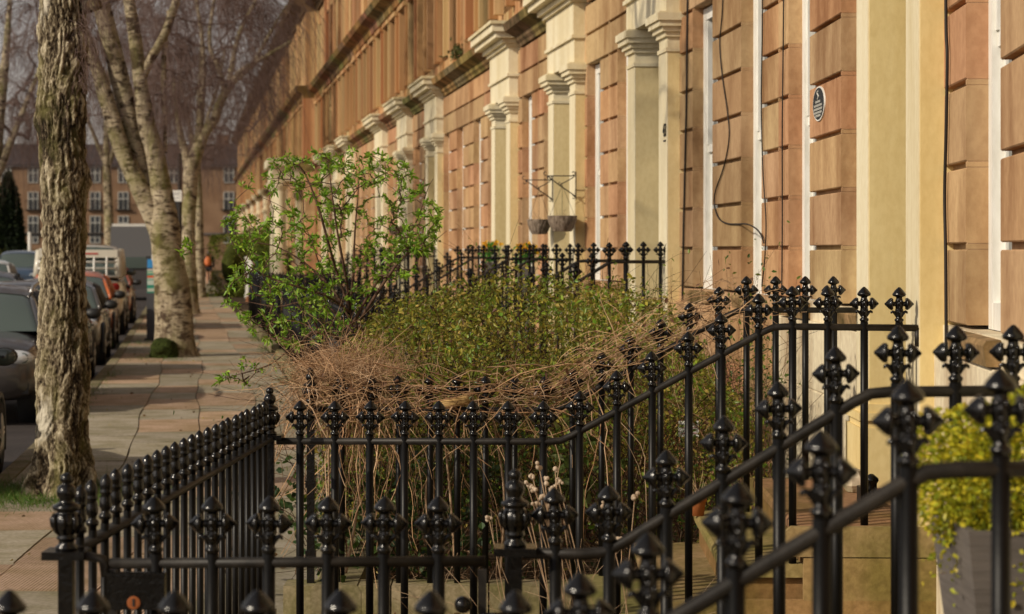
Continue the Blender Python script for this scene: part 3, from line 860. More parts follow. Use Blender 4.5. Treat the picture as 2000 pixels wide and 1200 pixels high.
def kerb_block(label, s0, s1, h=.145):
    m = MB(); s = s0
    r = random.Random(int(s0*10))
    while s < s1 - .01:
        e = min(s1, s + r.uniform(.9, 1.5)); e = s1 if s1 - e < .4 else e
        v = r.uniform(.8, 1.1)
        fprof(m, s, e - .006, [(2.50, -.2), (2.74, -.2), (2.745, h - .03), (2.72, h), (2.52, h), (2.50, h - .03)], (v, v, v*.92), 2); s = e
    return tag(m.build('garden_kerb', MT['kerb'], loc=rnd(fac(s0, 2.6, 0))), label, 'kerb', 'mossy stone kerbs under the street railings')
kb = [(Y1, Y2, 'low stone kerb under the street railing nearest the gate', .06), (Y3 - .12, 18.3, 'mossy stone kerb beside the heap of dead stems', .145), (20.35, 23.6, 'mossy stone kerb beyond the leafy shrub, first of the row', .145), (25.6, 28.7, 'second mossy stone kerb beyond the leafy shrub', .145),
      (30.7, 37.8, 'third mossy stone kerb beyond the leafy shrub', .145), (39.8, 42.9, 'fourth mossy stone kerb beyond the leafy shrub', .145), (45.1, 48.1, 'fifth mossy stone kerb beyond the leafy shrub', .145), (50.3, 57.2, 'sixth mossy stone kerb beyond the leafy shrub', .145), (59.4, 62.4, 'farthest mossy stone kerb beside the pavement', .145)]
for s0, s1, lab, h in kb: kerb_block(lab, s0, s1, h)
# stone kerb across the mouth of the garden, under the third railing
m = MB(); r_ = random.Random(2); x = P(556, 0, Y3)[0]
for L in (.52, .47, .40):
    v = r_.uniform(.9, 1.1); m.box((x + L/2, Y3, .02), (L - .008, .22, .24), (v, v, v*.9)); x += L
tag(m.build('garden_kerb', MT['kerb'], loc=(P(556, 0, Y3)[0], Y3, 0)), 'mossy stone kerb carrying the railing draped with dead stems', 'kerb')
lab = ['low dark street railing half buried in dead stems behind the leafy shrub', 'low dark street railing next past the leafy shrub', 'second low dark street railing past the leafy shrub', 'third low dark street railing past the leafy shrub',
       'fourth low dark street railing past the leafy shrub', 'fifth low dark street railing past the leafy shrub', 'sixth low dark street railing past the leafy shrub']
for (s0, s1, _, _), lb in zip(kb[1:8], lab):
    a, b = fac(s0 + .1, 2.62, 0), fac(s1, 2.62, 0)
    street_railing(lb, a[:2], b[:2], int((s1 - s0)/.15), .985 + (.10 if s0 > 12 else 0), True, s0 > 12, True, .14)
def far_row(label, s, land_z=1.66, low=1.13):
    root = thing('stair_railing', label, 'railing', fac(s, 0, 0), 0, 'black iron railings with cross finials')
    zz = lambda d: float(np.interp(d, [.55, 1.42], [land_z, low]))
    add_rail(root, [fac(s, d, zz(d)) for d in (2.6, 1.42, .55, .02)], .015)
    for k in range(18):
        d = .14 + .14 * k
        if d > 2.55: break
        p = fac(s, d, 0); zb = max(step_z(d), .0)
        add_baluster(root, p[0], p[1], zz(d), zb, FIN, True)
    add_newel(root, *fac(s, 2.6, 0)[:2], low, 0)
fr = ['near railing of the house numbered 43, seen over the bramble', 'far railing of the house numbered 43, seen over the bramble', 'near railing below the two wicker baskets', 'far railing below the wicker baskets, by the yellow flowers',
      'near railing before the doorway left of the baskets', 'far railing before the doorway left of the baskets']
q = 0
for d in (19.57, 24.6, 29.75):
    for s in (d - .86, d + .86): far_row('black cross-finial ' + fr[q], s); q += 1
for d, w in ((38.8, 'behind the right of the leafy shrub'), (43.95, 'behind the middle of the leafy shrub'), (49.15, 'behind the left of the leafy shrub')):
    for s, e in ((d - .86, 'near'), (d + .86, 'far')): far_row('small distant black %s-side stair railing %s' % (e, w), s)
# ------------------------------------------------------------------ birch trees
def px_limb(Z, pts, n=24):
    """pts: (px, py, width px[, depth offset]) -> smoothed path and radii"""
    pos = [P(p[0], p[1], Z + (p[3] if len(p) > 3 else 0.)) for p in pts]; rad = [p[2] * Z / F / 2 for p in pts]
    pr = smooth_path(np.hstack([np.array(pos), np.array(rad)[:, None]]), n)
    return pr[:, :3], np.maximum(pr[:, 3], .004)

def knobbly(mb, path, rad, seed, n=22, amp=.06, rough=0.):
    def rf(i, ang):
        p = path[i]
        q = np.stack([np.cos(ang)*1.3 + p[0]*2, np.sin(ang)*1.3 + p[1]*2, np.full(len(ang), p[2]*2.2)], 1)
        return 1 + amp * (vnoise(q, seed) - .5) * 2 + amp * .5 * (vnoise(q*3.3, seed+1) - .5) * 2
    tint = np.repeat(np.clip(rough - (path[:, 2] - .0) * rough / 1.6, 0, 1), n)
    tube(mb, path, rad, n, np.stack([tint, tint*0, tint*0, tint*0], 1), rfun=rf)

def crown(root, limbs, centre, radii, ntips, nstr, r, seed, zmin, slen=(.7, 2.2), rt=.006, rmax=.06, parent_tips=None, sr=None, toward=None):
    rg = np.random.default_rng(seed)
    nodes = []
    for path in limbs:
        k0 = len(nodes)
        for i, p in enumerate(path): nodes.append((p, (len(nodes) - 1) if i else -1))
    c = np.array(centre); rd = np.array(radii)
    tips = []
    while len(tips) < ntips:
        v = rg.normal(0, 1, 3); v /= np.linalg.norm(v); v *= rg.uniform(.35, 1)**.6
        tips.append(c + v * rd)
    pos, par = grow(nodes, tips, .07, 5, .06, rg)
    base = sum(len(p) for p in limbs)
    m = MB()
    branch_mesh(m, pos, par, rt, rmax, .45, 5, base)
    cand = np.arange(base, len(pos)); cand = cand[pos[cand, 2] > zmin]
    pick = rg.choice(cand, nstr)
    P0 = pos[pick]; P0 = P0 + (pos[np.maximum(par[pick], 0)] - P0) * rg.random((nstr, 1))
    D0 = unit(P0 - c) * .8 + rg.normal(0, .5, (nstr, 3)) + np.array([0, 0, .35])
    Ls = rg.uniform(slen[0], slen[1], nstr)
    Ls = np.minimum(Ls, np.maximum(.3, (P0[:, 2] - 2.4)))
    pts = strands(m, P0, D0, Ls, r, 9, 3.2, .13, None, .35, rg)
    # finer side shoots
    k = nstr
    ii = rg.integers(0, nstr, k); jj = rg.integers(2, 7, k)
    strands(m, pts[ii, jj], rg.normal(0, 1, (k, 3)) * [1, 1, .5], rg.uniform(.2, .7, k), r*.75, 6, 2.6, .14, None, .4, rg)
    m.build('crown', MT['twig'], root)

# --- the thick furrowed trunk close by
def old_tree():
    Z = 16.6
    out = [(1010, 20, 192), (985, 33, 184), (965, 45, 179), (940, 54, 177), (915, 60, 176), (880, 66, 174), (800, 70, 172), (700, 72, 172), (600, 77, 170), (500, 82, 169), (400, 82, 170), (360, 79, 174), (345, 78, 175), (320, 79, 171),
           (260, 78, 168), (232, 73, 172), (210, 74, 171), (150, 77, 169), (100, 77, 168), (0, 76, 165), (-150, 80, 160), (-400, 92, 158), (-700, 110, 160)]
    zz = np.array([EYE - (y - HY)*Z/F for y, _, _ in out]); cx = np.array([((a+b)/2 - VX)*Z/F for _, a, b in out]); rr = np.array([(b - a)/2*Z/F for _, a, b in out])
    root = thing('birch_tree', 'thick furrowed birch trunk close by with grass at its foot', 'tree', (cx[2], Z, 0), 0, 'birches along the kerb')
    nz, na = 620, 200
    z = np.concatenate([np.linspace(zz[0], 3.75, nz), np.linspace(3.85, zz[-1], 30)]); nz = len(z)
    X = np.interp(z, zz, cx); Rr = np.interp(z, zz, rr)
    ang = np.arange(na)*2*math.pi/na
    zg, ag = np.meshgrid(z, ang, indexing='ij'); ca, sa = np.cos(ag), np.sin(ag)
    Rg = Rr[:, None]; x0 = ca*.19; y0 = sa*.19
    q = np.stack([x0, y0, zg], -1).reshape(-1, 3)
    wob = np.stack([vnoise(q*[9, 9, 5], 3), vnoise(q*[9, 9, 5], 4), vnoise(q*[9, 9, 5], 5)], 1) - .5
    qq = q + wob*.09
    n1 = vnoise(qq*[30, 30, 8.5], 1); n2 = vnoise(qq*[64, 64, 26.], 2); n3 = vnoise(qq*[120, 120, 70.], 6)
    ridge = 1 - np.abs(2*n1 - 1)
    h = np.clip(.62*(1 - ridge)*1.5 + .0, 0, 1)*.55 + .30*n2 + .2*n3
    lump = vnoise(q*[5, 5, 2.2], 9) - .5
    # smooth pale patches
    pz = EYE - (np.array([815.]) - HY)*Z/F
    da = np.angle(np.exp(1j*(ag - (-math.pi/2 - .58)))).ravel()
    patch = np.clip(1.5 - np.sqrt((da/.36)**2 + ((zg.ravel() - pz[0])/.16)**2)*1.25 + (n2 - .5)*1.2, 0, 1)
    top = np.clip((zg.ravel() - 3.05)/.35 + (n1 - .5)*2.2 - .9 - np.clip(da, 0, 9)*.9, 0, .85)
    g = np.maximum(patch, top)
    flare = np.clip((.75 - zg.ravel())/.75, 0, 1)
    butt = flare**1.5 * .045 * np.sin(ag.ravel()*5 + 1 + lump*3)
    rad = (Rg + 0*ag).ravel() + (h - .5)*.052*(1 - g*.8) + lump*.03 + butt + .020*np.exp(-((zg.ravel() - 2.66)/.06)**2)*(.6 + 2*lump) + .022*np.exp(-((zg.ravel() - 2.27)/.07)**2 - (np.angle(np.exp(1j*(ag.ravel() - .2)))/.7)**2)
    V = np.stack([(X[:, None] + 0*ag).ravel() + rad*ca.ravel(), Z + rad*sa.ravel(), zg.ravel()], 1)
    i = np.arange(nz - 1)[:, None]*na; j = np.arange(na)[None]; j2 = (j + 1) % na
    f = np.stack([i + j, i + j2, i + na + j2, i + na + j], -1).reshape(-1, 4)
    m = MB(); m.add(V, f, np.stack([h*.90 - .22 - .16*np.exp(-((zg.ravel() - 2.62)/.22)**2) - .07*(vnoise(q*[4, 4, 1.6], 12) > .55), g, h*0, h*0], 1))
    m.build('trunk', MT['oldbark'], root, True)
    top_ = np.array([X[-1], Z, z[-1]])
    limbs = [smooth_path([top_, top_ + [.1, -.2, 1.5], top_ + [.1, -.4, 3.2]], 8), smooth_path([top_ + [0, 0, -.6], top_ + [-1., -.3, .8], top_ + [-1.8, -.5, 2.4]], 8),
             smooth_path([top_ + [0, 0, -.4], top_ + [-.5, -.7, 1.], top_ + [-.7, -1.2, 2.2]], 8)]
    lm = MB()
    for l in limbs:
        q_ = MB(); knobbly(q_, l, np.linspace(.12, .03, len(l)), 5, 10); q_.build('limb', MT['birch'], root, True)
    # a sawn stub at the top of the view
    st = smooth_path([P(165, 15, Z), P(190, 8, Z - .1)], 5); tube(lm, st, [.05, .05, .048, .047, .046], 10)
    lm.build('sawn_stub', MT['birch'], root, True)
    crown(root, limbs, top_ + [-.3, -.6, 1.6], (2.3, 2.3, 2.4), 60, 900, .0022, 21, 5.4, (.8, 2.2), .006, .03)
    # wispy epicormic twigs down the trunk's right edge
    m = MB(); rg = np.random.default_rng(8); n = 170
    P0 = np.stack([rg.uniform(-3.10, -2.98, n), Z - rg.uniform(.12, .25, n), rg.uniform(2.95, 3.75, n)], 1)
    strands(m, P0, rg.normal(0, .5, (n, 3)) + [.5, -.3, -.1], rg.uniform(.15, .55, n), .0019, 8, 3.5, .28, None, .4, rg)
    m.build('twigs', MT['twig'], root)
    return root
old_tree()

def white_tree(name_label, Z, stems, cfg, rough=.9, extra=None):
    b = P(stems[0][0][0], 0, Z)
    root = thing('birch_tree', name_label, 'tree', (b[0], Z, 0), 0, 'birches along the kerb')
    m = MB(); limbs = []
    for k, s in enumerate(stems):
        path, rad = px_limb(Z, s, 40 if k == 0 else 26)
        knobbly(m, path, rad, 30 + k, 22 if Z < 50 else 14, .07, rough if k == 0 else .12)
        limbs.append(path[len(path)//2:] if k == 0 else path)
    m.build('trunk', MT['birch'], root, True)
    if extra: extra(root)
    crown(root, limbs, **cfg)
    return root

def burr(root):
    Z = 37.75; m = MB(); c = P(320, 684, Z); rg = np.random.default_rng(4)
    n = 26; a = np.linspace(0, math.pi, n); b = MB(); lathe(b, np.stack([np.maximum(np.sin(a), 1e-4), -np.cos(a)], 1), 40); v = b.v[0]
    k = 1 + .30*(vnoise(v*2.2 + 5, 3) - .5) + .14*(vnoise(v*6 + 2, 4) - .5) + .08*(vnoise(v*16, 5) - .5)
    v = v*k[:, None]*np.array([.23, .22, .20]) + c; v[:, 2] = np.maximum(v[:, 2], 0); m.add(v, b.f[0])
    m.build('mossy_burr', MT['moss'], root, True)
white_tree('white many-stemmed birch with dark scars beside the parking meter', 38.2,
    [[(345, 716, 112), (342, 695, 96), (341, 670, 84), (341, 630, 76), (338, 580, 72), (330, 530, 64), (326, 480, 60), (321, 440, 60), (318, 400, 48), (310, 340, 38), (300, 290, 36), (285, 240, 34), (273, 150, 28), (260, 50, 25), (252, 0, 23), (240, -120, 18), (235, -260, 10)],
     [(318, 470, 40), (300, 420, 44), (280, 380, 40), (255, 330, 34), (236, 285, 33), (222, 240, 32), (208, 195, 30), (195, 150, 27), (184, 120, 24), (168, 70, 20), (140, 0, 14, .3), (110, -120, 8, .6)],
     [(290, 370, 26, .2), (272, 310, 28, .2), (258, 255, 32, .2), (244, 195, 36, .2), (228, 130, 37, .2), (210, 60, 36, .1), (196, 0, 34), (180, -100, 26), (170, -240, 14)],
     [(278, 150, 18), (296, 112, 18), (314, 82, 17), (330, 45, 16), (346, -5, 15), (380, -120, 10), (420, -230, 6)],
     [(322, 300, 9, .1), (321, 200, 11, .1), (320, 120, 10, .1), (330, 20, 8, .1)]],
    dict(centre=P(290, -160, 38.2), radii=(2.7, 2.8, 3.4), ntips=170, nstr=3500, r=.0034, seed=31, zmin=3.7, slen=(.7, 2.3), rt=.007), extra=burr)
white_tree('slim birch standing directly behind the many-stemmed white birch', 64.0,
    [[(373, 620, 46), (371, 600, 36), (369, 550, 32), (368, 500, 30), (368, 440, 28), (371, 380, 28), (374, 330, 30), (388, 290, 24), (400, 262, 20), (418, 235, 19), (430, 200, 17), (446, 172, 15), (470, 140, 11), (520, 110, 8), (570, 80, 5)],
     [(371, 345, 20), (362, 300, 16), (352, 260, 12), (345, 210, 9), (338, 140, 6)],
     [(378, 330, 20), (388, 270, 16), (393, 210, 13), (398, 140, 10), (394, 70, 8), (384, 0, 6), (378, -80, 5)],
     [(446, 175, 12), (455, 120, 10), (470, 60, 8), (500, 0, 6)],
     [(440, 190, 12), (430, 140, 10), (410, 90, 8), (415, 20, 6), (430, -60, 5)],
     [(455, 165, 9), (490, 130, 7), (530, 60, 6), (560, 10, 4)]],
    dict(centre=P(400, 20, 64), radii=(2.7, 3., 3.1), ntips=260, nstr=3300, r=.0038, seed=32, zmin=4.4, slen=(.8, 2.4), rt=.009), rough=.5)
for lab, Z, s, sd, cx in (('third slim birch beyond the white ones, nearest the walking person', 86., [[(393, 590, 30), (391, 570, 22), (390, 500, 18), (388, 400, 16), (385, 300, 13), (390, 180, 9), (395, 60, 6)], [(387, 330, 9), (400, 250, 7), (425, 170, 5), (440, 90, 4)], [(388, 330, 9), (370, 240, 7), (350, 150, 5)]], 33, 400),
                          ('farthest slim birch by the end of the pavement', 110., [[(380, 568, 20), (379, 550, 14), (379, 480, 12), (380, 400, 11), (384, 280, 8), (392, 150, 5)], [(380, 350, 7), (405, 260, 5), (430, 190, 4)], [(380, 350, 7), (368, 250, 5), (352, 200, 4)]], 34, 420)):
    white_tree(lab, Z, s, dict(centre=P(cx, 130, Z), radii=(3.2 * Z/86, 4, 4.2 * Z/86), ntips=190, nstr=2300, r=.0048*Z/86, seed=sd, zmin=4.6, slen=(.9, 2.8), rt=.011), rough=.3)
white_tree('bare birch across the road at the left edge, drooping over the conifer', 72., [[(-25, 560, 40), (-28, 480, 34), (-20, 380, 30), (-5, 260, 24), (10, 120, 16), (20, 0, 10)], [(-22, 380, 20), (20, 280, 14), (60, 180, 9), (100, 80, 6)], [(-20, 370, 18), (-70, 240, 12), (-110, 120, 7)]],
    dict(centre=P(40, 60, 72), radii=(3.1, 3.5, 4.2), ntips=170, nstr=3100, r=.0045, seed=35, zmin=4.2, slen=(.9, 2.8), rt=.010), rough=.5)
white_tree('bare birch beyond the road, filling the gap between the two big trunks', 98., [[(215, 560, 26), (214, 480, 20), (212, 400, 18), (208, 300, 14), (212, 160, 9), (216, 40, 6)], [(210, 330, 10), (240, 240, 7), (270, 150, 5)], [(210, 330, 10), (170, 230, 7), (140, 150, 5)]],
    dict(centre=P(215, 110, 98), radii=(4.6, 4.5, 4.8), ntips=220, nstr=3000, r=.0055, seed=36, zmin=5.2, slen=(1., 3.), rt=.012), rough=.3)

# grass round the foot of the near trunk, and a few tufts along the kerb
def blades(name, mbs, Pn, h, tint, kind='stuff', label=None, cat='grass'):
    m = MB(); rg = np.random.default_rng(len(Pn)); n = len(Pn)
    strands(m, Pn, rg.normal(0, .45, (n, 3)) * [1, 1, 0] + [0, 0, 1], rg.uniform(.5, 1.2, n)*h, .0022, 5, .9, .1, tint[rg.integers(0, len(tint), n)], .2, rg)
    return tag(m.build(name, MT['leaf']), label, cat, None, kind)
rg = np.random.default_rng(77); n = 2600
a = rg.uniform(0, 6.28, n); rr = .24 + np.abs(rg.normal(0, .22, n))
G = np.stack([-3.27 + np.cos(a)*rr*1.15, 16.55 + np.sin(a)*rr*1.6, np.zeros(n)], 1)
G = G[(G[:, 0] > -3.95)]
GT = np.array([(.075, .17, .012), (.10, .20, .02), (.055, .12, .012), (.15, .17, .04)])
blades('grass', None, G, .085, GT, label='fresh green grass ringing the foot of the thick trunk')
m = MB(); rg = np.random.default_rng(5); pts = []
for s, d, n in ((38.3, 4.6, 260), (44., 5.0, 160), (52, 4.9, 200), (64, 4.7, 200), (86, 4.7, 160), (33., 5.2, 90), (28.5, 5.2, 70), (36, 2.85, 80), (41, 2.85, 100), (46, 2.85, 120), (31, 2.85, 60), (25, 5.18, 80), (21, 5.18, 80)):
    q = fac(s + rg.normal(0, .9, n), d + rg.normal(0, .05 if d < 3 or d > 5.1 else .25, n), .0); pts.append(q)
blades('verge_grass', None, np.concatenate(pts), .075, GT, label='small grass tufts along the kerb and the garden edge')
# ------------------------------------------------------------------ vehicles
CARP = {}
def paint(c):
    k = tuple(c)
    if k not in CARP: CARP[k] = carpaint('car_paint', c)
    return CARP[k]
def car(label, s, d, toward, colour, L=4.3, W=1.8, H=1.48, roof=None, kind='hatch', group='vehicles on the left of the street', cat='car', plate=True):
    """s: distance of the car's middle down the street, d: of its near side from the facade"""
    c = fac(s, d + W/2, 0.); t = unit(fac(s + .5, d, 0) - fac(s - .5, d, 0)); t = -t if toward else t
    root = thing('parked_car', label, cat, (c[0], c[1], -.115), math.atan2(-t[0], t[1]), group)
    hz = H / 1.48; lz = L / 4.3; hw = W/2; body = paint(colour)
    belt = .96*hz
    def sec(mb, st, n=28, p=4.5, tint=(1, 1, 1, 0)):
        a = np.arange(n)*2*math.pi/n; ca, sa = np.cos(a), np.sin(a); V = []
        for y, w, zb, zt in st:
            x = w*np.sign(ca)*np.abs(ca)**(2/p); z = (zb+zt)/2 + (zt-zb)/2*np.sign(sa)*np.abs(sa)**(2/p)
            x = x * (1 - .07*np.clip((z - (zb+zt)/2)/(zt-zb)*2, 0, 1)**2)
            V.append(np.stack([x, np.full(n, y), z], 1))
        V = np.concatenate(V); m_ = len(st)
        i = np.arange(m_-1)[:, None]*n; j = np.arange(n)[None]; j2 = (j+1) % n
        mb.add(V, np.stack([i+j, i+n+j, i+n+j2, i+j2], -1).reshape(-1, 4), tint)
        mb.f.append(np.array([np.arange(n)]) + mb.n - len(V)); mb.f.append(np.array([np.arange(n)[::-1]]) + mb.n - n)
    hood = {'hatch': [(.95, .97), (1.45, .89), (1.85, .80), (2.06, .70), (2.14, .60)], 'suv': [(.95, 1.0), (1.45, .97), (1.85, .91), (2.05, .82), (2.14, .68)], 'van': [(1.35, 1.0), (1.65, .96), (1.9, .88), (2.08, .76), (2.14, .62)]}[kind]
    st = [(-2.14, .72, .42, .82), (-2.08, .88, .33, .93), (-1.9, .97, .27, .97), (-1.3, 1., .23, .985), (0., 1., .21, .985), (.6, 1., .21, .98)]
    st += [(y, w, zb, z) for (y, z), w, zb in zip(hood, (.99, .975, .94, .86, .74), (.22, .24, .27, .30, .38))]
    fine = smooth_path(np.array(st), 46)
    b = MB(); sec(b, [(y*lz, w*hw, zb*hz*.95, zt*hz) for y, w, zb, zt in fine])
    b.build('body', body, root, True, raw=True)
    # glasshouse
    top = {'hatch': [(-2.02, .98), (-1.85, 1.16), (-1.62, 1.36), (-1.2, 1.44), (-.4, 1.48), (.15, 1.45), (.45, 1.36), (.75, 1.18), (1.02, .98)],
           'suv': [(-2.06, .98), (-1.98, 1.16), (-1.85, 1.38), (-1.5, 1.45), (-.4, 1.48), (.2, 1.46), (.48, 1.38), (.78, 1.20), (1.08, .99)],
           'van': [(-2.12, .96), (-2.10, 1.2), (-2.07, 1.42), (-1.9, 1.47), (-.4, 1.48), (.55, 1.46), (.85, 1.36), (1.2, 1.16), (1.55, .97)]}[kind]
    tp = np.array(top); ys = np.linspace(tp[0, 0], tp[-1, 0], 30); zt = np.interp(ys, tp[:, 0], tp[:, 1])
    def prof(y, z, e=0.):
        k = np.clip((z - .98)/.5, 0, 1); wb = .90*hw; wr = (.90 - .20*k)*hw if kind != 'van' else (.92 - .08*k)*hw
        zz = z*hz
        return [(-wb - e, belt - .08), (-wb - e, belt), (-(wb*.35+wr*.65) - e, belt + (zz - belt)*.62), (-wr - e, zz - .07*k), (-wr + .10, zz - .02*k + e), (-wr*.5, zz + .008*k + e), (0, zz + .012*k + e)]
    def loft(mb, idx, sl, e=0., tint=(1, 1, 1, 0)):
        V = []
        for i in idx:
            h = prof(ys[i], zt[i], e)[sl]; row = h + [(-x, z) for x, z in h[::-1] if abs(x) > 1e-6]
            V.append([(x, ys[i]*lz, z) for x, z in row])
        n = len(V[0]); V = np.array(V).reshape(-1, 3); k = np.arange(len(idx)-1)[:, None]*n; j = np.arange(n-1)[None]
        mb.add(V, np.stack([k+j, k+j+1, k+n+j+1, k+n+j], -1).reshape(-1, 4), tint)
    g = MB(); loft(g, range(30), slice(0, 7)); g.build('window', MT['carglass'], root, True, raw=True)
    rt = [i for i in range(30) if zt[i] > (1.355 if kind != 'van' else 1.40)]
    r = MB(); loft(r, rt, slice(3, 7), .008)
    iy = lambda y: int(np.argmin(np.abs(ys - y)))
    for sgn in (-1, 1):
        def pt(i, k, e=.006):
            x, z = prof(ys[i], zt[i], e)[k]; return np.array([-x*sgn, ys[i]*lz, z])
        front = range(rt[-1], 29); rear = range(1, rt[0] + 1)
        tube(r, [pt(i, 3) for i in front] + [pt(29, 1)], .035, 6); tube(r, [pt(0, 1)] + [pt(i, 3) for i in rear], .05 if kind != 'van' else .09, 6)
        for y in {'hatch': (-.35, -1.15), 'suv': (-.3, -1.25), 'van': (.25, -.9)}[kind]:
            i = iy(y); tube(r, [pt(i, 1), pt(i, 2), pt(i, 3)], .04 if kind != 'van' else .11, 6)
    r.build('roof', paint(roof) if roof else body, root, True, raw=True)
    # wheels
    R_ = .315 if kind == 'hatch' else .345
    for sx in (-1, 1):
        for y in (-1.27*lz, 1.33*lz):
            w = MB(); x = sx*(hw - .10)
            lathe(w, [(R_*.62, -.11), (R_*.93, -.11), (R_, -.085), (R_, .085), (R_*.93, .11), (R_*.62, .11)], 28, (x, y, R_), (sx, 0, 0))
            wo = w.build('wheel', MT['rubber'], root, True, raw=True)
            q = MB(); lathe(q, [(R_*.66, .113), (R_*.60, .106), (R_*.58, .04), (.001, .05)], 28, (x, y, R_), (sx, 0, 0), (.25, .25, .25))
            for k in range(5):
                a = k*2*math.pi/5 + .3
                for o in (-.11, .11):
                    p0 = np.array([x + sx*.098, y + .05*math.cos(a+o*3), R_ + .05*math.sin(a+o*3)]); p1 = np.array([x + sx*.106, y + R_*.6*math.cos(a+o), R_ + R_*.6*math.sin(a+o)])
                    tube(q, [p0, p1], .017, 6)
            lathe(q, [(.055, .09), (.05, .11), (.001, .112)], 14, (x, y, R_), (sx, 0, 0))
            q.build('rim', MT['alloy'], wo, True, raw=True)
            a_ = MB(); tube(a_, [np.array([sx*(hw*.985), y + (R_+.045)*math.cos(t_), R_ + (R_+.045)*math.sin(t_)]) for t_ in np.linspace(-.35, math.pi+.35, 22)], .03, 6)
            lathe(a_, [(R_+.04, -.2), (R_+.04, .098), (.001, .098)], 24, (x - sx*.01, y, R_), (sx, 0, 0)); a_.build('wheel_arch', MT['plastic'], root, True, raw=True)
        mm = MB(); yb = {'hatch': .78, 'suv': .82, 'van': 1.25}[kind]*lz; ball(mm, (sx*(hw + .085), yb, belt + .07), (.115, .085, .078), 14); tube(mm, [(sx*(hw*.9), yb, belt + .01), (sx*(hw + .05), yb, belt + .04)], .025, 6)
        mo = mm.build('mirror', MT['plastic'], root, True, raw=True)
        gg = MB(); lathe(gg, [(.001, .0), (.085, -.002), (.09, -.01)][::-1], 18, (0, 0, 0), (0, -1, 0)); v = gg.v[0]; v[:, 0] *= 1.15; v[:, 2] *= .72; v += [sx*(hw + .085), yb - .082, belt + .07]; gg.build('mirror_glass', MT['carglass'], mo, True, raw=True)
        hl = MB(); hy, hzz = 2.09*lz, .735*hz
        ball(hl, (sx*hw*.70, hy - .05, hzz), (.19, .11, .085), 16); ho = hl.build('headlight', MT['lens'], root, True, raw=True)
        hb = MB()
        for o in (-.07, .075): lathe(hb, [(.045, -.02), (.052, .0), (.056, .012), (.048, .016), (.03, .012), (.001, .02)], 18, (sx*hw*.70 + sx*o, hy + .035 - (.02 if o > 0 else 0), hzz + .002), (0, 1, .05))
        hb.build('bulb', MT['carglass'], ho, True, raw=True)
        tl = MB(); ball(tl, (sx*hw*.80, -2.06*lz, .80*hz), (.12, .07, .10), 12, (.30, .01, .008)); tl.build('tail_light', MT['plain'], root, True, raw=True)
        for y in (.25*lz, -.75*lz):
            hd = MB(); hd.box((sx*(hw + .006), y, .82*hz), (.03, .17, .025)); hd.build('door_handle', body, root, raw=True)
        cr = MB()
        for y in (.92*lz, -.18*lz, -1.0*lz): tube(cr, [(sx*(hw*.996), y, .36*hz), (sx*(hw*1.0), y, .60*hz), (sx*hw*.955, y, .90*hz)], .006, 5)
        tube(cr, [(sx*(hw*.985), -1.0*lz, .30*hz), (sx*(hw*.985), .95*lz, .30*hz)], .03, 6); cr.build('trim', MT['plastic'], root, raw=True)
    gr = MB()
    gr.box((0, 2.105*lz, .66*hz), (hw*1.0, .05, .13)); gr.box((0, 2.10*lz, .40*hz), (hw*1.05, .08, .17))
    for k in range(4): gr.box((0, 2.133*lz, (.61 + .033*k)*hz), (hw*.98, .012, .008), (8, 8, 8))
    for sx in (-1, 1): gr.box((sx*hw*.72, 2.03*lz, .41*hz), (.22, .10, .12))
    gr.build('grille', MT['plastic'], root, raw=True)
    if plate:
        for y, z, c_ in ((2.15, .50, (.75, .75, .72)), (-2.15, .66, (.75, .55, .06))):
            pl = MB(); pl.box((0, y*lz, z*hz), (.52, .012, .11), c_); pl.build('number_plate', MT['plain'], root, raw=True)
    return root
KD = PD1 + .26
car('olive grey car at the left edge facing away, showing only its front wheel and mirror', 18.5, KD + .0, False, (.085, .072, .055), 3.9, 1.8, 1.45)
c2 = car('dark grey off-roader facing the camera with round headlights and silver roof rails', 27.3, KD + .06, True, (.050, .045, .044), 4.4, 1.9, 1.46, kind='suv')
for sx in (-1, 1):
    m = MB(); tube(m, [(sx*.68, .30, 1.38), (sx*.70, .22, 1.455), (sx*.70, -.5, 1.485), (sx*.70, -1.5, 1.45), (sx*.68, -1.62, 1.38)], .022, 8); m.build('roof_rail', MT['alloy'], c2, True, raw=True)
car('black hatchback half hidden by the thick trunk, its alloy wheel by the kerb', 33.5, KD, True, (.020, .018, .017), 4.1, 1.78, 1.42)
car('dark saloon car with bronze flanks, parked in front of the bright orange car', 39.9, KD, True, (.045, .036, .030), 4.2, 1.78, 1.38)
car('bright orange car with a rounded roof in front of the white camper van', 46.0, KD + .02, True, (.50, .115, .015), 4.1, 1.78, 1.46)
car('orange car with a black roof out in the carriageway', 46.2, KD + 1.75, True, (.50, .13, .015), 4.2, 1.8, 1.45, roof=(.02, .018, .018))
van = car('white camper van with a metal bike rack across its rear window', 53.6, KD + .02, False, (.62, .58, .48), 5.0, 1.95, 1.98, kind='van', cat='van')
m = MB()
for z in (1.18, 1.30, 1.48, 1.62): tube(m, [(-.85, -2.62, z), (.85, -2.62, z)], .022, 8)
for x in (-.62, 0.35, .0, .62): tube(m, [(x, -2.46, .95), (x, -2.62, 1.0), (x, -2.63, 1.62), (x, -2.48, 1.72)], .02, 8)
m.build('bike_rack', MT['white'], van, True, raw=True)
m = MB(); m.box((0, -2.43, 1.80), (1.70, .10, .17), (.62, .58, .48)); m.box((.22, -2.487, 1.80), (.42, .006, .035), (.45, .05, .04)); m.build('rear_header', MT['plain'], van, raw=True)
car('dark red car behind the camper van, seen beside the parking meter', 61.5, KD, True, (.22, .045, .02), 4.2, 1.8, 1.5)
car('white car out in the road at the left edge', 76., KD + 4.1, True, (.62, .61, .58), 4.3, 1.8, 1.55)
car('blue pickup with an upright windscreen beyond the white car', 93., KD + 4.2, True, (.045, .075, .125), 4.6, 1.9, 1.85, kind='suv', cat='pickup')
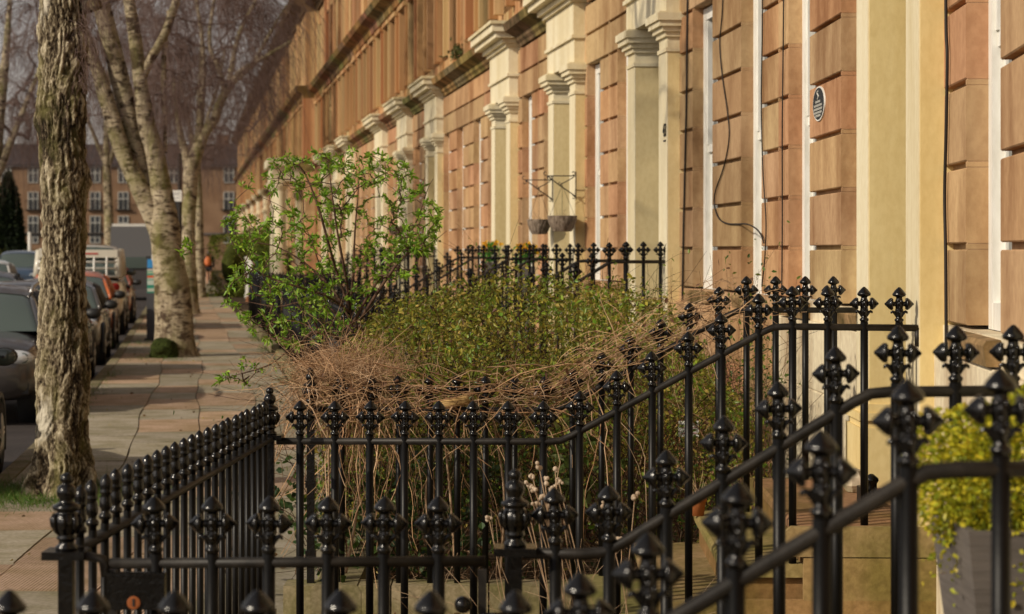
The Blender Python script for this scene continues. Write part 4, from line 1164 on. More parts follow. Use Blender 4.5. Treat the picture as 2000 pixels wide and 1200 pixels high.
car('dark blue car at the far left edge beside the white car', 66., KD + 5.6, True, (.04, .07, .13), 4.2, 1.8, 1.45)
# motorhome
def motorhome():
    s = 90.; c = fac(s, KD + .45, 0); t = unit(fac(s + .5, 6, 0) - fac(s - .5, 6, 0))
    root = thing('motorhome', 'tall motorhome with a pale grey overcab and dark lower panels', 'motorhome', (c[0], c[1], -.115), math.atan2(-t[0], t[1]), 'vehicles on the left of the street')
    b = MB(); b.box((0, 0, 2.20), (1.95, 6., 1.15), (.13, .13, .135)); b.box((0, 0, 1.02), (1.9, 5.9, 1.2), (.06, .055, .055)); b.box((0, -.02, 2.82), (1.85, 5.8, .10), (.7, .68, .62)); b.build('body', MT['plain'], root, raw=True)
    g = MB(); g.box((0, -2.99, 1.42), (1.7, .04, .42)); g.build('rear_window', MT['carglass'], root, raw=True)
    for sx in (-1, 1):
        for y in (-1.8, 2.0):
            w = MB(); lathe(w, [(.2, -.12), (.36, -.11), (.36, .11), (.2, .12)], 20, (sx*1.0, y, .36), (sx, 0, 0)); w.build('wheel', MT['rubber'], root, True, raw=True)
        q = MB(); q.box((sx*.9, -2.98, .85), (.16, .06, .3), (.35, .02, .015)); q.build('tail_light', MT['plain'], root, raw=True)
motorhome()
# ------------------------------------------------------------------ far end of the street
def tm2(n, c):
    m = bpy.data.materials.new(n); m.use_nodes = True; b = m.node_tree.nodes['Principled BSDF']; b.inputs['Base Color'].default_value = c + (1,); b.inputs['Roughness'].default_value = .85; return m
def flats():
    Y = 225.; root = thing('apartment_block', 'long brick apartment block with dark roof closing the end of the street', 'building', (-40, Y, 0))
    x0, x1 = P(-260, 0, Y)[0], P(478, 0, Y)[0]; ze, zr = P(0, 322, Y)[2], P(0, 276, Y)[2]
    w = MB(); w.box(((x0+x1)/2, Y + 6, ze/2 - .5), (x1 - x0, 12, ze + 1), (1, 1, 1)); w.build('wall', MT['brick'], root)
    r = MB(); r.add([(x0 - .3, Y - .4, ze), (x1 + .3, Y - .4, ze), (x1 + .3, Y + 6, zr), (x0 - .3, Y + 6, zr), (x0 - .3, Y + 12.4, ze), (x1 + .3, Y + 12.4, ze)], [(0, 1, 2, 3), (3, 2, 5, 4), (0, 3, 4), (1, 5, 2), (0, 4, 5, 1)], (.75, .68, .68)); r.build('roof', MT['slate'], root)
    bd = MB(); zb = P(0, 457, Y)[2]; bd.box(((x0+x1)/2, Y - .06, zb), (x1 - x0, .14, .22), (.10, .08, .07)); bd.box(((x0+x1)/2, Y - .15, ze - .1), (x1 - x0, .35, .25), (.06, .05, .05)); bd.build('band', MT['plain'], root)
    for px in (12, 65, 128, 186, 241, 300, 340, 447, -45, -100, -160, -215):
        for py in (342, 393, 440, 466):
            c = P(px, py, Y); h = 1.5 if py < 460 else .9; wd = .95; full = py in (393, 440)
            if full: h = 1.75
            m = MB(); x, z = c[0], c[2]
            for sx in (-1, 0, 1): m.box((x + sx*wd/2, Y - .05, z), (.08, .14, h), (.55, .54, .52))
            for sz in (-.5, .12, .5): m.box((x, Y - .052, z + sz*h), (wd, .12, .07), (.55, .54, .52))
            wo = m.build('window', MT['white'], root)
            g = MB(); g.box((x, Y - .01, z), (wd, .06, h)); g.build('pane', MT['glass'], wo)
            if full:
                b = MB(); zb = z - h/2 + .05
                for k in range(9): b.box((x - .75 + k*.1875, Y - .35, zb + .4), (.03, .03, .85))
                b.box((x, Y - .35, zb + .85), (1.6, .05, .05)); b.box((x, Y - .22, zb - .03), (1.6, .35, .08)); b.build('balcony', MT['rail'], wo)
    for px in (213, 478, -20):
        d = MB(); c = P(px - 2, 390, Y); tube(d, [(c[0], Y - .1, 0), (c[0], Y - .1, ze)], .12, 8); d.build('drainpipe', MT['cable'], root)
    k = MB()
    for px in (60, 260, 420): c = P(px, 270, Y); k.box((c[0], Y + 6, zr + .2), (1.2, .9, 1.4), (1, .9, .9))
    k.build('chimney', MT['brick'], root)
flats()

def bushy(name, label, cat, boxes, n, L, tint, seed, group=None, rz=0., shape='box', mat_='farleaf'):
    rg = np.random.default_rng(seed); c0 = np.array(boxes[0][0], float)
    root = thing(name, label, cat, (c0[0], c0[1], 0), 0, group)
    m = MB(); core = MB(); tint = np.array(tint)
    for (c, sz) in boxes:
        c = np.array(c, float); sz = np.array(sz, float)
        v = unit(rg.normal(0, 1, (n, 3)))
        if shape == 'box': v = np.sign(v)*np.abs(v)**.45; v /= np.maximum(np.abs(v).max(1, keepdims=True), .8)
        if shape == 'cone':
            t = rg.random(n); v = np.stack([v[:, 0]*(1 - t)**.6, v[:, 1]*(1 - t)**.6, 2*t - 1], 1)
        v = v * (1 - .22*rg.random((n, 1))**2) * (1 + .16*(vnoise(v*2.3 + seed, seed)[:, None] - .5))
        p = c + v * sz / 2
        p[:, 2] = np.maximum(p[:, 2], .02)
        leaves(m, p, unit(v) + rg.normal(0, .6, (n, 3)), rg.uniform(.6, 1.3, n)*L, L*.5, tint[rg.integers(0, len(tint), n)] * rg.uniform(.7, 1.2, (n, 1)), rg)
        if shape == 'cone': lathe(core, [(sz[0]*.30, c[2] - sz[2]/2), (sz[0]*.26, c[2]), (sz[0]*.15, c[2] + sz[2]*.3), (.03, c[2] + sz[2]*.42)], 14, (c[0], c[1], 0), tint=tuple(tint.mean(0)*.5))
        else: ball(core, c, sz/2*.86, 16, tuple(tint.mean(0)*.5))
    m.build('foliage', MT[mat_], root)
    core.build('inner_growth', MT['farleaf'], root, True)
c = P(22, 0, 150); bushy('conifer_tree', 'dark conifer at the left edge in front of the brick block', 'tree', [((c[0] - .2, 150, 3.0), (2.9, 2.9, 7.4)), ((c[0] - 2.2, 151, 2.6), (2.4, 2.4, 6.2))], 9000, .34, [(.014, .024, .009), (.022, .034, .010), (.010, .016, .007)], 41, shape='cone')
c = P(30, 0, 128); bushy('hedge', 'low clipped hedge across the road below the conifer', 'hedge', [((c[0], 128, .75), (9., 1.6, 2.0))], 5200, .12, [(.10, .09, .018), (.07, .075, .014)], 42)
c = P(447, 0, 88); bushy('hedge', 'rounded green hedge in the garden at the far end of the pavement', 'hedge', [((c[0], 92, 1.15), (1.5, 9., 2.35)), ((c[0] - .1, 103, 1.3), (1.5, 8., 2.7))], 5200, .10, [(.12, .15, .018), (.08, .11, .014), (.17, .18, .024)], 43)
c = P(512, 0, 80); bushy('hedge', 'darker garden hedge to the right of the white gatepost', 'hedge', [((c[0] + .4, 84, .9), (1.6, 6., 1.9))], 3800, .10, [(.06, .09, .013), (.09, .115, .016)], 44)
m = MB(); c = P(487, 580, 86.5); m.box((c[0], 86.5, .72), (.26, .26, 1.48)); m.box((c[0], 86.5, 1.49), (.32, .32, .07)); m.box((c[0], 86.5, .06), (.32, .32, .16))
root = thing('gatepost', 'white painted gatepost at the edge of the hedge', 'gatepost', (c[0], 86.5, 0)); m.build('post', MT['white'], root)
g = MB(); g.box((c[0] + .30, 86.5, .72), (.12, .3, 1.3), (.05, .13, .10)); g.build('gate_edge', MT['plain'], root)
m = MB(); c = P(490, 590, 79); m.box((c[0], 79, .08), (.30, .25, .22), (.36, .15, .07), .3); tag(m.build('brick', MT['plain'], loc=(c[0], 79, 0)), 'loose red brick lying below the white gatepost', 'brick')

# parking meter
MT['bright'] = tm2('sign_white', (.75, .75, .72))
def meter():
    Z = 45.; c = P(299, 0, Z); x = c[0]
    root = thing('parking_meter', 'dark pay-and-display meter with blue and green panels left of the white birch', 'parking meter', (x, Z, 0))
    b = MB(); b.box((x, Z, .80), (.22, .20, 1.6), (.055, .055, .06)); b.box((x, Z, 1.62), (.25, .22, .05), (.03, .03, .03)); b.box((x, Z, .02), (.3, .28, .05), (.05, .05, .05)); b.build('body', MT['plain'], root)
    def pan(n, z, h, col_): 
        q = MB(); q.box((x, Z - .102, z), (.19, .012, h), col_); return q.build(n, MT['plain'], root)
    pan('blue_panel', 1.50, .17, (.03, .22, .50)); 
    cu = bpy.data.curves.new('letter', 'FONT'); cu.body = 'P'; cu.size = .17; cu.extrude = .003; cu.align_x = 'CENTER'
    t_ = bpy.data.objects.new('t', cu); col.objects.link(t_); me = bpy.data.meshes.new_from_object(t_.evaluated_get(bpy.context.evaluated_depsgraph_get())); bpy.data.objects.remove(t_)
    me.name = 'letter'; me.materials.clear(); me.materials.append(MT['bright']); o = link('letter', me, root, (0.02, -.112, 1.445 + .115)); o.rotation_euler = (math.pi/2, 0, 0)
    for z, h, cc in ((1.375, .035, (.45, .42, .38)), (1.325, .04, (.30, .42, .28)), (1.245, .045, (.55, .09, .03)), (1.205, .025, (.45, .50, .42)), (1.13, .09, (.42, .48, .42)), (1.06, .045, (.02, .22, .15)), (.985, .06, (.40, .44, .36))):
        pan('notice_strip', z, h, cc)
    q = MB(); q.box((x, Z - .099, 1.16), (.20, .008, .46), (.03, .26, .18)); q.build('green_panel', MT['plain'], root)
meter()
def sign():
    Z = 56.; c = P(351, 0, Z); x = c[0]
    root = thing('sign_post', 'dark pole with a small white parking plate between the two birches', 'sign', (x, Z, 0))
    m = MB(); lathe(m, [(.075, 0), (.075, .9), (.055, 1.), (.05, 4.1), (.0, 4.12)], 12, (x, Z, 0)); m.build('pole', MT['cable'], root)
    p = MB(); cz = P(0, 383, Z)[2]; p.box((x - .07, Z - .06, cz), (.25, .02, .27)); po = p.build('plate', MT['white'], root)
    q = MB()
    for dz, ww in ((.07, .17), (.03, .15), (-.05, .16)): q.box((x - .07, Z - .072, cz + dz), (ww, .004, .016), (.3, .3, .3))
    q.build('lettering', MT['plain'], po)
sign()
m = MB(); c = P(58, 0, 118); tube(m, [(c[0], 118, 0), (c[0], 118, 2.7)], .09, 10); tag(m.build('bollard_post', MT['white'], loc=(c[0], 118, 0)), 'slim white post in front of the low hedge', 'post')

# person walking away
def person():
    Z = 117.; s = Z / F; x0 = (408 - VX)*s; z0 = EYE - (556 - HY)*s
    z0 = max(z0, 0)
    root = thing('person', 'person walking away in a dark jacket and bare legs', 'person', (x0, Z, 0))
    J = {'pel': (0, 0, .93), 'spine': (0, .0, 1.15), 'chest': (0, .0, 1.36), 'neck': (0, .01, 1.50), 'head': (0, .02, 1.60), 'crown': (0, .02, 1.70), 'sl': (-.18, 0, 1.42), 'el': (-.24, .02, 1.14), 'wl': (-.23, .10, .90), 'hl': (-.23, .12, .82),
         'sr': (.18, 0, 1.42), 'er': (.25, -.06, 1.15), 'wr': (.26, -.06, .90), 'hr': (.26, -.05, .82), 'tl': (-.09, 0, .90), 'kl': (-.09, .10, .50), 'al': (-.09, -.04, .10), 'fl': (-.09, .08, .04),
         'tr': (.09, 0, .90), 'kr': (.09, .02, .49), 'ar': (.09, -.16, .12), 'fr': (.09, -.06, .05)}
    Rd = {'pel': .15, 'spine': .13, 'chest': .15, 'neck': .055, 'head': .09, 'crown': .07, 'sl': .07, 'el': .048, 'wl': .034, 'hl': .03, 'tl': .095, 'kl': .062, 'al': .042, 'fl': .04}
    E = [('pel', 'spine'), ('spine', 'chest'), ('chest', 'neck'), ('neck', 'head'), ('head', 'crown'), ('chest', 'sl'), ('sl', 'el'), ('el', 'wl'), ('wl', 'hl'), ('chest', 'sr'), ('sr', 'er'), ('er', 'wr'), ('wr', 'hr'), ('pel', 'tl'), ('tl', 'kl'), ('kl', 'al'), ('al', 'fl'), ('pel', 'tr'), ('tr', 'kr'), ('kr', 'ar'), ('ar', 'fr')]
    sm = tm2('skin', (.48, .27, .17)); jm = tm2('jacket_cloth', (.012, .011, .014))
    # bmesh route: skin layer must exist on the mesh
    import bmesh
    def grow_skin(name, keys, edges, g, mt):
        bm = bmesh.new(); lay = bm.verts.layers.skin.verify(); vs = {}
        for k in keys:
            v = bm.verts.new(J[k]); r = (Rd.get(k) or Rd.get(k[0] + 'l')) + g; v[lay].radius = (r, r*.85); v[lay].use_root = (k == keys[0]); vs[k] = v
        for a, b in edges: bm.edges.new((vs[a], vs[b]))
        me = bpy.data.meshes.new(name); bm.to_mesh(me); bm.free(); me.materials.append(mt)
        o = link(name, me, root); o.modifiers.new('skin', 'SKIN').use_smooth_shade = True; q = o.modifiers.new('sub', 'SUBSURF'); q.levels = q.render_levels = 2; return o
    grow_skin('body', list(J), E, 0, sm)
    up = ['pel', 'spine', 'chest', 'neck', 'sl', 'el', 'wl', 'sr', 'er', 'wr']
    J['neck'] = (0, .01, 1.47)
    grow_skin('jacket', up, [e for e in E if e[0] in up and e[1] in up], .022, jm)
    sh = ['pel', 'tl', 'kl', 'tr', 'kr']; J['kl'] = (-.09, .06, .66); J['kr'] = (.09, .01, .66)
    grow_skin('shorts', sh, [e for e in E if e[0] in sh and e[1] in sh], .02, jm)
    h = MB(); ball(h, (x0, Z - .01, 1.645), (.105, .115, .125), 14, (.05, .028, .018)); ball(h, (x0, Z - .07, 1.55), (.085, .06, .12), 12, (.05, .028, .018)); h.build('hair', MT['plain'], root, True)
    b = MB(); ball(b, (x0 - .03, Z - .24, 1.20), (.17, .10, .25), 16, (.52, .14, .035)); ball(b, (x0 - .03, Z - .30, 1.10), (.12, .07, .12), 12, (.48, .12, .03))
    root2 = thing('backpack', 'orange backpack worn by the walking person', 'backpack', (x0 - .03, Z - .24, .95)); b.build('bag', MT['plain'], root2, True)
    s_ = MB()
    for sx in (-.11, .11): tube(s_, smooth_path([(x0 + sx, Z - .18, 1.36), (x0 + sx, Z - .10, 1.5), (x0 + sx, Z + .10, 1.44), (x0 + sx, Z + .16, 1.25)], 10), .018, 6, (.3, .08, .02))
    s_.build('strap', MT['plain'], root2, True)
    p = MB(); p.box((x0 - .33, Z + .1, .74), (.10, .22, .30), (.06, .10, .14)); tube(p, smooth_path([(x0 - .33, Z + .02, .88), (x0 - .25, Z + .12, .97), (x0 - .33, Z + .18, .88)], 8), .008, 5, (.05, .08, .1)); tag(p.build('carrier_bag', MT['plain'], loc=(x0 - .33, Z + .1, .6)), 'small blue bag in the left hand of the walking person', 'bag')
    sh_ = MB()
    for k in ('fl', 'fr'): ball(sh_, np.array([x0, Z, 0]) + np.array(J[k]) + [0, 0, .0], (.05, .13, .045), 10, (.04, .035, .03))
    sh_.build('shoes', MT['plain'], root, True)
person()
# ------------------------------------------------------------------ planting near the camera
def pol(n, a, b, rg): return a + (b - a) * rg.random(n)

def leafy_shrub():
    Z = 13.2; rg = np.random.default_rng(101)
    b = P(700, 0, Z)
    root = thing('flowering_shrub', 'open leafy shrub with bright spring green rosettes on thin brown branches', 'shrub', (b[0], Z, 0))
    def limb(pts, n=14):
        return smooth_path([P(p[0], p[1], Z + (p[2] if len(p) > 2 else 0)) for p in pts], n)
    L = [limb([(704, 1075), (702, 900), (700, 760), (697, 690), (690, 640), (684, 606)], 12),
         limb([(690, 640), (660, 580), (620, 535, .1), (575, 500, .1), (520, 476, .1), (450, 476, .05), (400, 486), (356, 490)]),
         limb([(684, 606), (660, 540), (640, 470, -.15), (620, 400, -.2), (590, 330, -.2), (560, 318, -.2)]),
         limb([(684, 606), (690, 520, .15), (694, 440, .2), (700, 370, .2), (702, 305, .2)]),
         limb([(684, 606), (675, 540, -.2), (660, 460, -.3), (650, 390, -.35), (640, 310, -.4)]),
         limb([(690, 630), (730, 560, .15), (780, 490, .3), (815, 430, .35), (835, 370, .35), (846, 350, .4)]),
         limb([(694, 640), (745, 560, -.2), (790, 500, -.3), (835, 480, -.35), (872, 452, -.4)]),
         limb([(697, 690), (640, 650, -.2), (600, 660, -.3), (560, 688, -.4), (520, 716, -.45), (440, 738, -.5)]),
         limb([(690, 650), (640, 600, .2), (590, 590, .35), (540, 600, .4), (480, 590, .45), (430, 600, .5)]),
         limb([(684, 610), (640, 560, .2), (600, 450, .3), (560, 410, .3), (510, 385, .35)]),
         limb([(684, 610), (640, 580, -.2), (580, 560, -.35), (520, 540, -.4), (470, 505, -.45), (435, 430, -.45)])]
    nodes = []
    for l in L:
        for i, p in enumerate(l): nodes.append((p, len(nodes) - 1 if i else -1))
    tips = []
    while len(tips) < 540:
        px, py = rg.uniform(395, 880), rg.uniform(288, 690)
        e1 = ((px - 655)/205)**2 + ((py - 430)/145)**2; e2 = ((px - 578)/138)**2 + ((py - 570)/105)**2
        if min(e1, e2) > 1 or (py > 560 and px > 740): continue
        zo = rg.normal(0, .33)
        keep = vnoise(np.array([[px/55., py/55., zo*3]]), 5)[0]
        if keep < .36: continue
        tips.append(P(px, py, Z + zo))
    for c in ((365, 480), (445, 738), (492, 716), (436, 430), (470, 745)):
        for _ in range(4): tips.append(P(c[0] + rg.normal(0, 9), c[1] + rg.normal(0, 8), Z - .2))
    pos, par = grow(nodes, tips, .09, 4, .06, rg)
    m = MB(); branch_mesh(m, pos, par, .0017, .020, .46, 6, 0); m.build('branches', MT['bark'], root, True)
    n0 = sum(len(l) for l in L)
    m = MB(); tint = np.array([(.17, .32, .018), (.23, .39, .030), (.12, .25, .016), (.31, .44, .045)])
    endi = np.arange(n0 + 3, len(pos), 4); cl = []; dr = []; ln = []
    for i in endi:
        k = rg.integers(8, 14); ax = unit(pos[i] - pos[par[i]]) + [0, 0, .35]
        cl.append(pos[i] + rg.normal(0, .007, (k, 3))); dr.append(unit(ax) * .55 + rg.normal(0, .62, (k, 3))); ln.append(rg.uniform(.020, .046, k)*rg.uniform(.75, 1.2))
    mids = rg.integers(n0, len(pos), 620)
    for i in mids:
        k = rg.integers(2, 5); cl.append(pos[i] + rg.normal(0, .005, (k, 3))); dr.append(rg.normal(0, .7, (k, 3)) + [0, 0, .4]); ln.append(rg.uniform(.014, .034, k))
    cl, dr, ln = np.concatenate(cl), np.concatenate(dr), np.concatenate(ln)
    leaves(m, cl, dr, ln, ln*.36, tint[rg.integers(0, 4, len(cl))]*rg.uniform(.75, 1.2, (len(cl), 1)), rg)
    m.build('leaves', MT['leaf'], root)
leafy_shrub()

def bramble():
    rg = np.random.default_rng(55); root = thing('bramble_bush', 'wide tangled bush of small olive leaves filling the garden behind the draped railing', 'bush', (.1, 13.8, 0))
    def top(x, y):
        px = 1000 + 4500*x/y
        t = np.interp(px, [640, 700, 760, 850, 950, 1080, 1200, 1290, 1340, 1420], [740, 650, 605, 575, 552, 560, 572, 592, 640, 780])
        return EYE - (t - HY)*y/F
    n = 56000; x = pol(n, -1.05, 1.35, rg); y = pol(n, 11.55, 17.2, rg)
    tz = top(x, y) + (vnoise(np.stack([x*3, y*3, x*0], 1), 3) - .5)*.22
    u = rg.random(n)**.55; z = np.clip(tz, .1, 2)*u + .02
    dens = vnoise(np.stack([x*5, y*4, z*5], 1), 8)
    ok = (dens > .40) & (tz > .15) & (y - 11.5 > 0*z) & ((u > .25) | (rg.random(n) < .5))
    pts = np.stack([x, y, z], 1)[ok]; n = len(pts)
    tint = np.array([(.125, .13, .015), (.17, .165, .020), (.23, .195, .028), (.095, .13, .013), (.14, .20, .016), (.28, .21, .045), (.11, .05, .03)])
    w = np.array([.26, .22, .14, .16, .12, .06, .04])
    ln = rg.uniform(.016, .040, n)
    m = MB(); leaves(m, pts, rg.normal(0, .7, (n, 3)) + [0, -.1, .25], ln, ln*.48, tint[np.where(rg.random(n) < .5, rg.choice(7, n, p=w), np.clip((vnoise(pts*[4, 4, 4], 21)*9 - 1.5).astype(int), 0, 5))]*rg.uniform(.9, 1.6, (n, 1))*(.75 + .6*vnoise(pts*[6, 6, 6], 22)[:, None]), rg)
    k = 420; q = pts[rg.choice(n, k)]; ll = rg.uniform(.03, .05, k)     # brighter fresh leaves, shifted slightly to the front
    leaves(m, q + [0, -.15, .02], rg.normal(0, .6, (k, 3)) + [0, -.2, .4], ll, ll*.55, np.array([(.13, .25, .02)])*rg.uniform(.8, 1.2, (k, 1)), rg)
    m.build('leaves', MT['leaf'], root)
    m = MB(); k = 950
    P0 = np.stack([pol(k, -1.05, 1.3, rg), pol(k, 11.6, 16.8, rg), pol(k, .0, .5, rg)], 1)
    tt = top(P0[:, 0], P0[:, 1]); P0[:, 2] = np.minimum(P0[:, 2], np.maximum(tt - .2, .0))
    Ln = np.clip(tt - P0[:, 2], .15, 1.6)*rg.uniform(.9, 1.35, k)
    T = np.array([(.16, .10, .06), (.28, .18, .10), (.10, .06, .05), (.13, .13, .05)])
    strands(m, P0, rg.normal(0, .42, (k, 3))*[1, 1, 0] + [0, 0, 1], Ln, rg.uniform(.0016, .0034, k), 10, 1.1, .16, T[rg.integers(0, 4, k)]*2.1, .35, rg)
    k = 800; q = pts[rg.choice(n, k)]
    strands(m, q, rg.normal(0, .8, (k, 3)) + [0, 0, .25], rg.uniform(.12, .5, k), .0015, 7, .8, .2, T[rg.integers(0, 4, k)]*2.2, .4, rg)
    # long shoots arching above the mass
    k = 90; q = np.stack([pol(k, -.9, 1.25, rg), pol(k, 12.5, 16, rg), np.zeros(k)], 1); q[:, 2] = top(q[:, 0], q[:, 1]) - .08
    sh = strands(m, q, rg.normal(0, .6, (k, 3))*[1, .5, 0] + [0, 0, .8], rg.uniform(.2, .6, k), .0014, 9, 1.6, .10, np.tile([[.3, .2, .09]], (k, 1)), .5, rg)
    lp = sh[:, 2:].reshape(-1, 3); lp = lp[rg.random(len(lp)) < .6]; l2 = rg.uniform(.018, .035, len(lp))
    m.build('stems', MT['bark'], root)
    m = MB(); leaves(m, lp, rg.normal(0, .7, (len(lp), 3)) + [0, 0, .2], l2, l2*.45, np.array([(.13, .17, .02)])*rg.uniform(.8, 1.3, (len(lp), 1)), rg); m.build('shoot_leaves', MT['leaf'], root)
bramble()

def dead_stems():
    rg = np.random.default_rng(202); root = thing('dead_climber', 'matted tan heap of dead climber stems draped along the railing', 'dead plant', (P(680, 0, 11.3)[0], 11.3, .14))
    m = MB(); T = np.array([(1., 1., 1.), (1.2, 1.15, 1.1), (.75, .68, .62), (.9, .75, .65), (1.3, 1.2, 1.05)])
    def tn(k): return T[rg.integers(0, 5, k)]
    Y = 11.17
    # the heap at the corner
    k = 950; c = P(660, 752, 11.35)
    v = unit(rg.normal(0, 1, (k, 3)))*rg.random((k, 1))**.5
    px = rg.normal(668, 52, k); py = 748 + rg.normal(0, 26, k) - 12*np.exp(-((px - 660)/60)**2)
    P0 = np.stack([(px - VX)*11.4/F, 11.38 + rg.normal(0, .16, k), EYE - (py - HY)*11.4/F], 1)
    strands(m, P0, rg.normal(0, 1, (k, 3))*[1, .7, .45] + [0, 0, .12], rg.uniform(.10, .42, k), rg.uniform(.0010, .0020, k), 9, 1.0, .24, tn(k), .5, rg)
    k = 420; px = rg.normal(690, 60, k); P0 = np.stack([(px - VX)*11.5/F, 11.5 + rg.normal(0, .2, k), np.full(k, EYE - (725 - HY)*11.5/F)], 1)
    strands(m, P0, rg.normal(0, .45, (k, 3)) + [0, 0, 1], rg.uniform(.06, .22, k), .0011, 6, .8, .15, tn(k), .4, rg)
    m.build('heap', MT['straw'], root); m = MB()
    # long stems lying along the rail, then climbing with it
    k = 66; N = 16; u = np.linspace(0, 1, N)
    x0 = rg.uniform(580, 1120, k); ln = rg.uniform(150, 480, k)
    X = x0[:, None] + ln[:, None]*u[None]
    base = np.interp(X, [560, 620, 760, 900, 1080, 1200, 1440], [775, 768, 785, 792, 775, 705, 590])
    amp = rg.normal(0, 20, (k, 1)); ph = rg.uniform(0, 6.3, (k, 1)); Yp = base + amp + rg.normal(0, 26, (k, 1))*np.sin(u[None]*rg.uniform(2, 7, (k, 1)) + ph) + rg.normal(0, 2.2, (k, N)) - 8
    D = Y + rg.normal(-.01, .07, (k, 1)) + .05*np.sin(u[None]*rg.uniform(3, 9, (k, 1)) + ph)
    D = np.where(np.abs(D - Y) < .018, Y - .022, D)
    pts = np.stack([(X - VX)*D/F, D, EYE - (Yp - HY)*D/F], -1)
    fibres(m, pts, rg.uniform(.0011, .0040, k), .5, tn(k))
    # hanging down towards the ground
    k = 120; px = np.where(rg.random(k) < .55, rg.normal(690, 50, k), rg.uniform(620, 1420, k))
    zt = EYE - (np.interp(px, [560, 900, 1080, 1440], [775, 790, 775, 600]) - HY)*Y/F
    P0 = np.stack([(px - VX)*Y/F, Y + rg.choice([-1, 1], k)*rg.uniform(.02, .12, k), zt], 1)
    strands(m, P0, rg.normal(0, .55, (k, 3))*[1, .6, .5] + [0, 0, -.5], rg.uniform(.25, 1.0, k), rg.uniform(.0012, .0042, k), 12, 1.5, .17, tn(k), .55, rg)
    # stiff loops poking out
    k = 330; px = rg.uniform(600, 1440, k); py = np.interp(px, [560, 900, 1080, 1440], [770, 780, 760, 580]) + rg.normal(0, 20, k)
    P0 = np.stack([(px - VX)*Y/F, Y + rg.normal(.05, .1, k), EYE - (py - HY)*Y/F], 1)
    strands(m, P0, rg.normal(0, 1, (k, 3))*[1, .6, .6] + [-.1, 0, .2], rg.uniform(.12, .55, k), rg.uniform(.0010, .0028, k), 9, 1.5, .20, tn(k), .5, rg)
    # brown dry leaves caught in it
    k = 170; q = pts[rg.integers(0, 66, k), rg.integers(0, N, k)] + rg.normal(0, .04, (k, 3)); l = rg.uniform(.02, .045, k)
    m.build('long_stems', MT['straw'], root)
    m = MB(); leaves(m, q, rg.normal(0, 1, (k, 3)), l, l*.5, np.array([(.16, .085, .05)])*rg.uniform(.6, 1.3, (k, 1)), rg); m.build('dry_leaves', MT['leaf'], root)
    # thick stems rising from the soil
    m = MB()
    for px in (640, 700, 835, 862, 880, 960): 
        a = P(px + rg.uniform(-30, 30), 1120, Y + .12); b = P(px, 800, Y + .05); mid = (a + b)/2 + [rg.normal(0, .05), .05, 0]
        tube(m, smooth_path([a, mid, b], 12), np.linspace(.008, .005, 12), 6)
    m.build('old_stems', MT['straw'], root, True)
    a, b = P(862, 792, Y - .06), P(916, 779, Y - .06); d = unit(b - a)
    m = MB(); lathe(m, [(.001, 0), (.021, .001), (.024, .01), (.0235, .07), (.0255, .11), (.025, .134), (.001, .136)], 14, a, d, (1.0, .95, .62)); tag(m.build('log', MT['straw'], None, True, loc=a), 'short sawn log lying on the rail among the dead stems', 'log')
dead_stems()

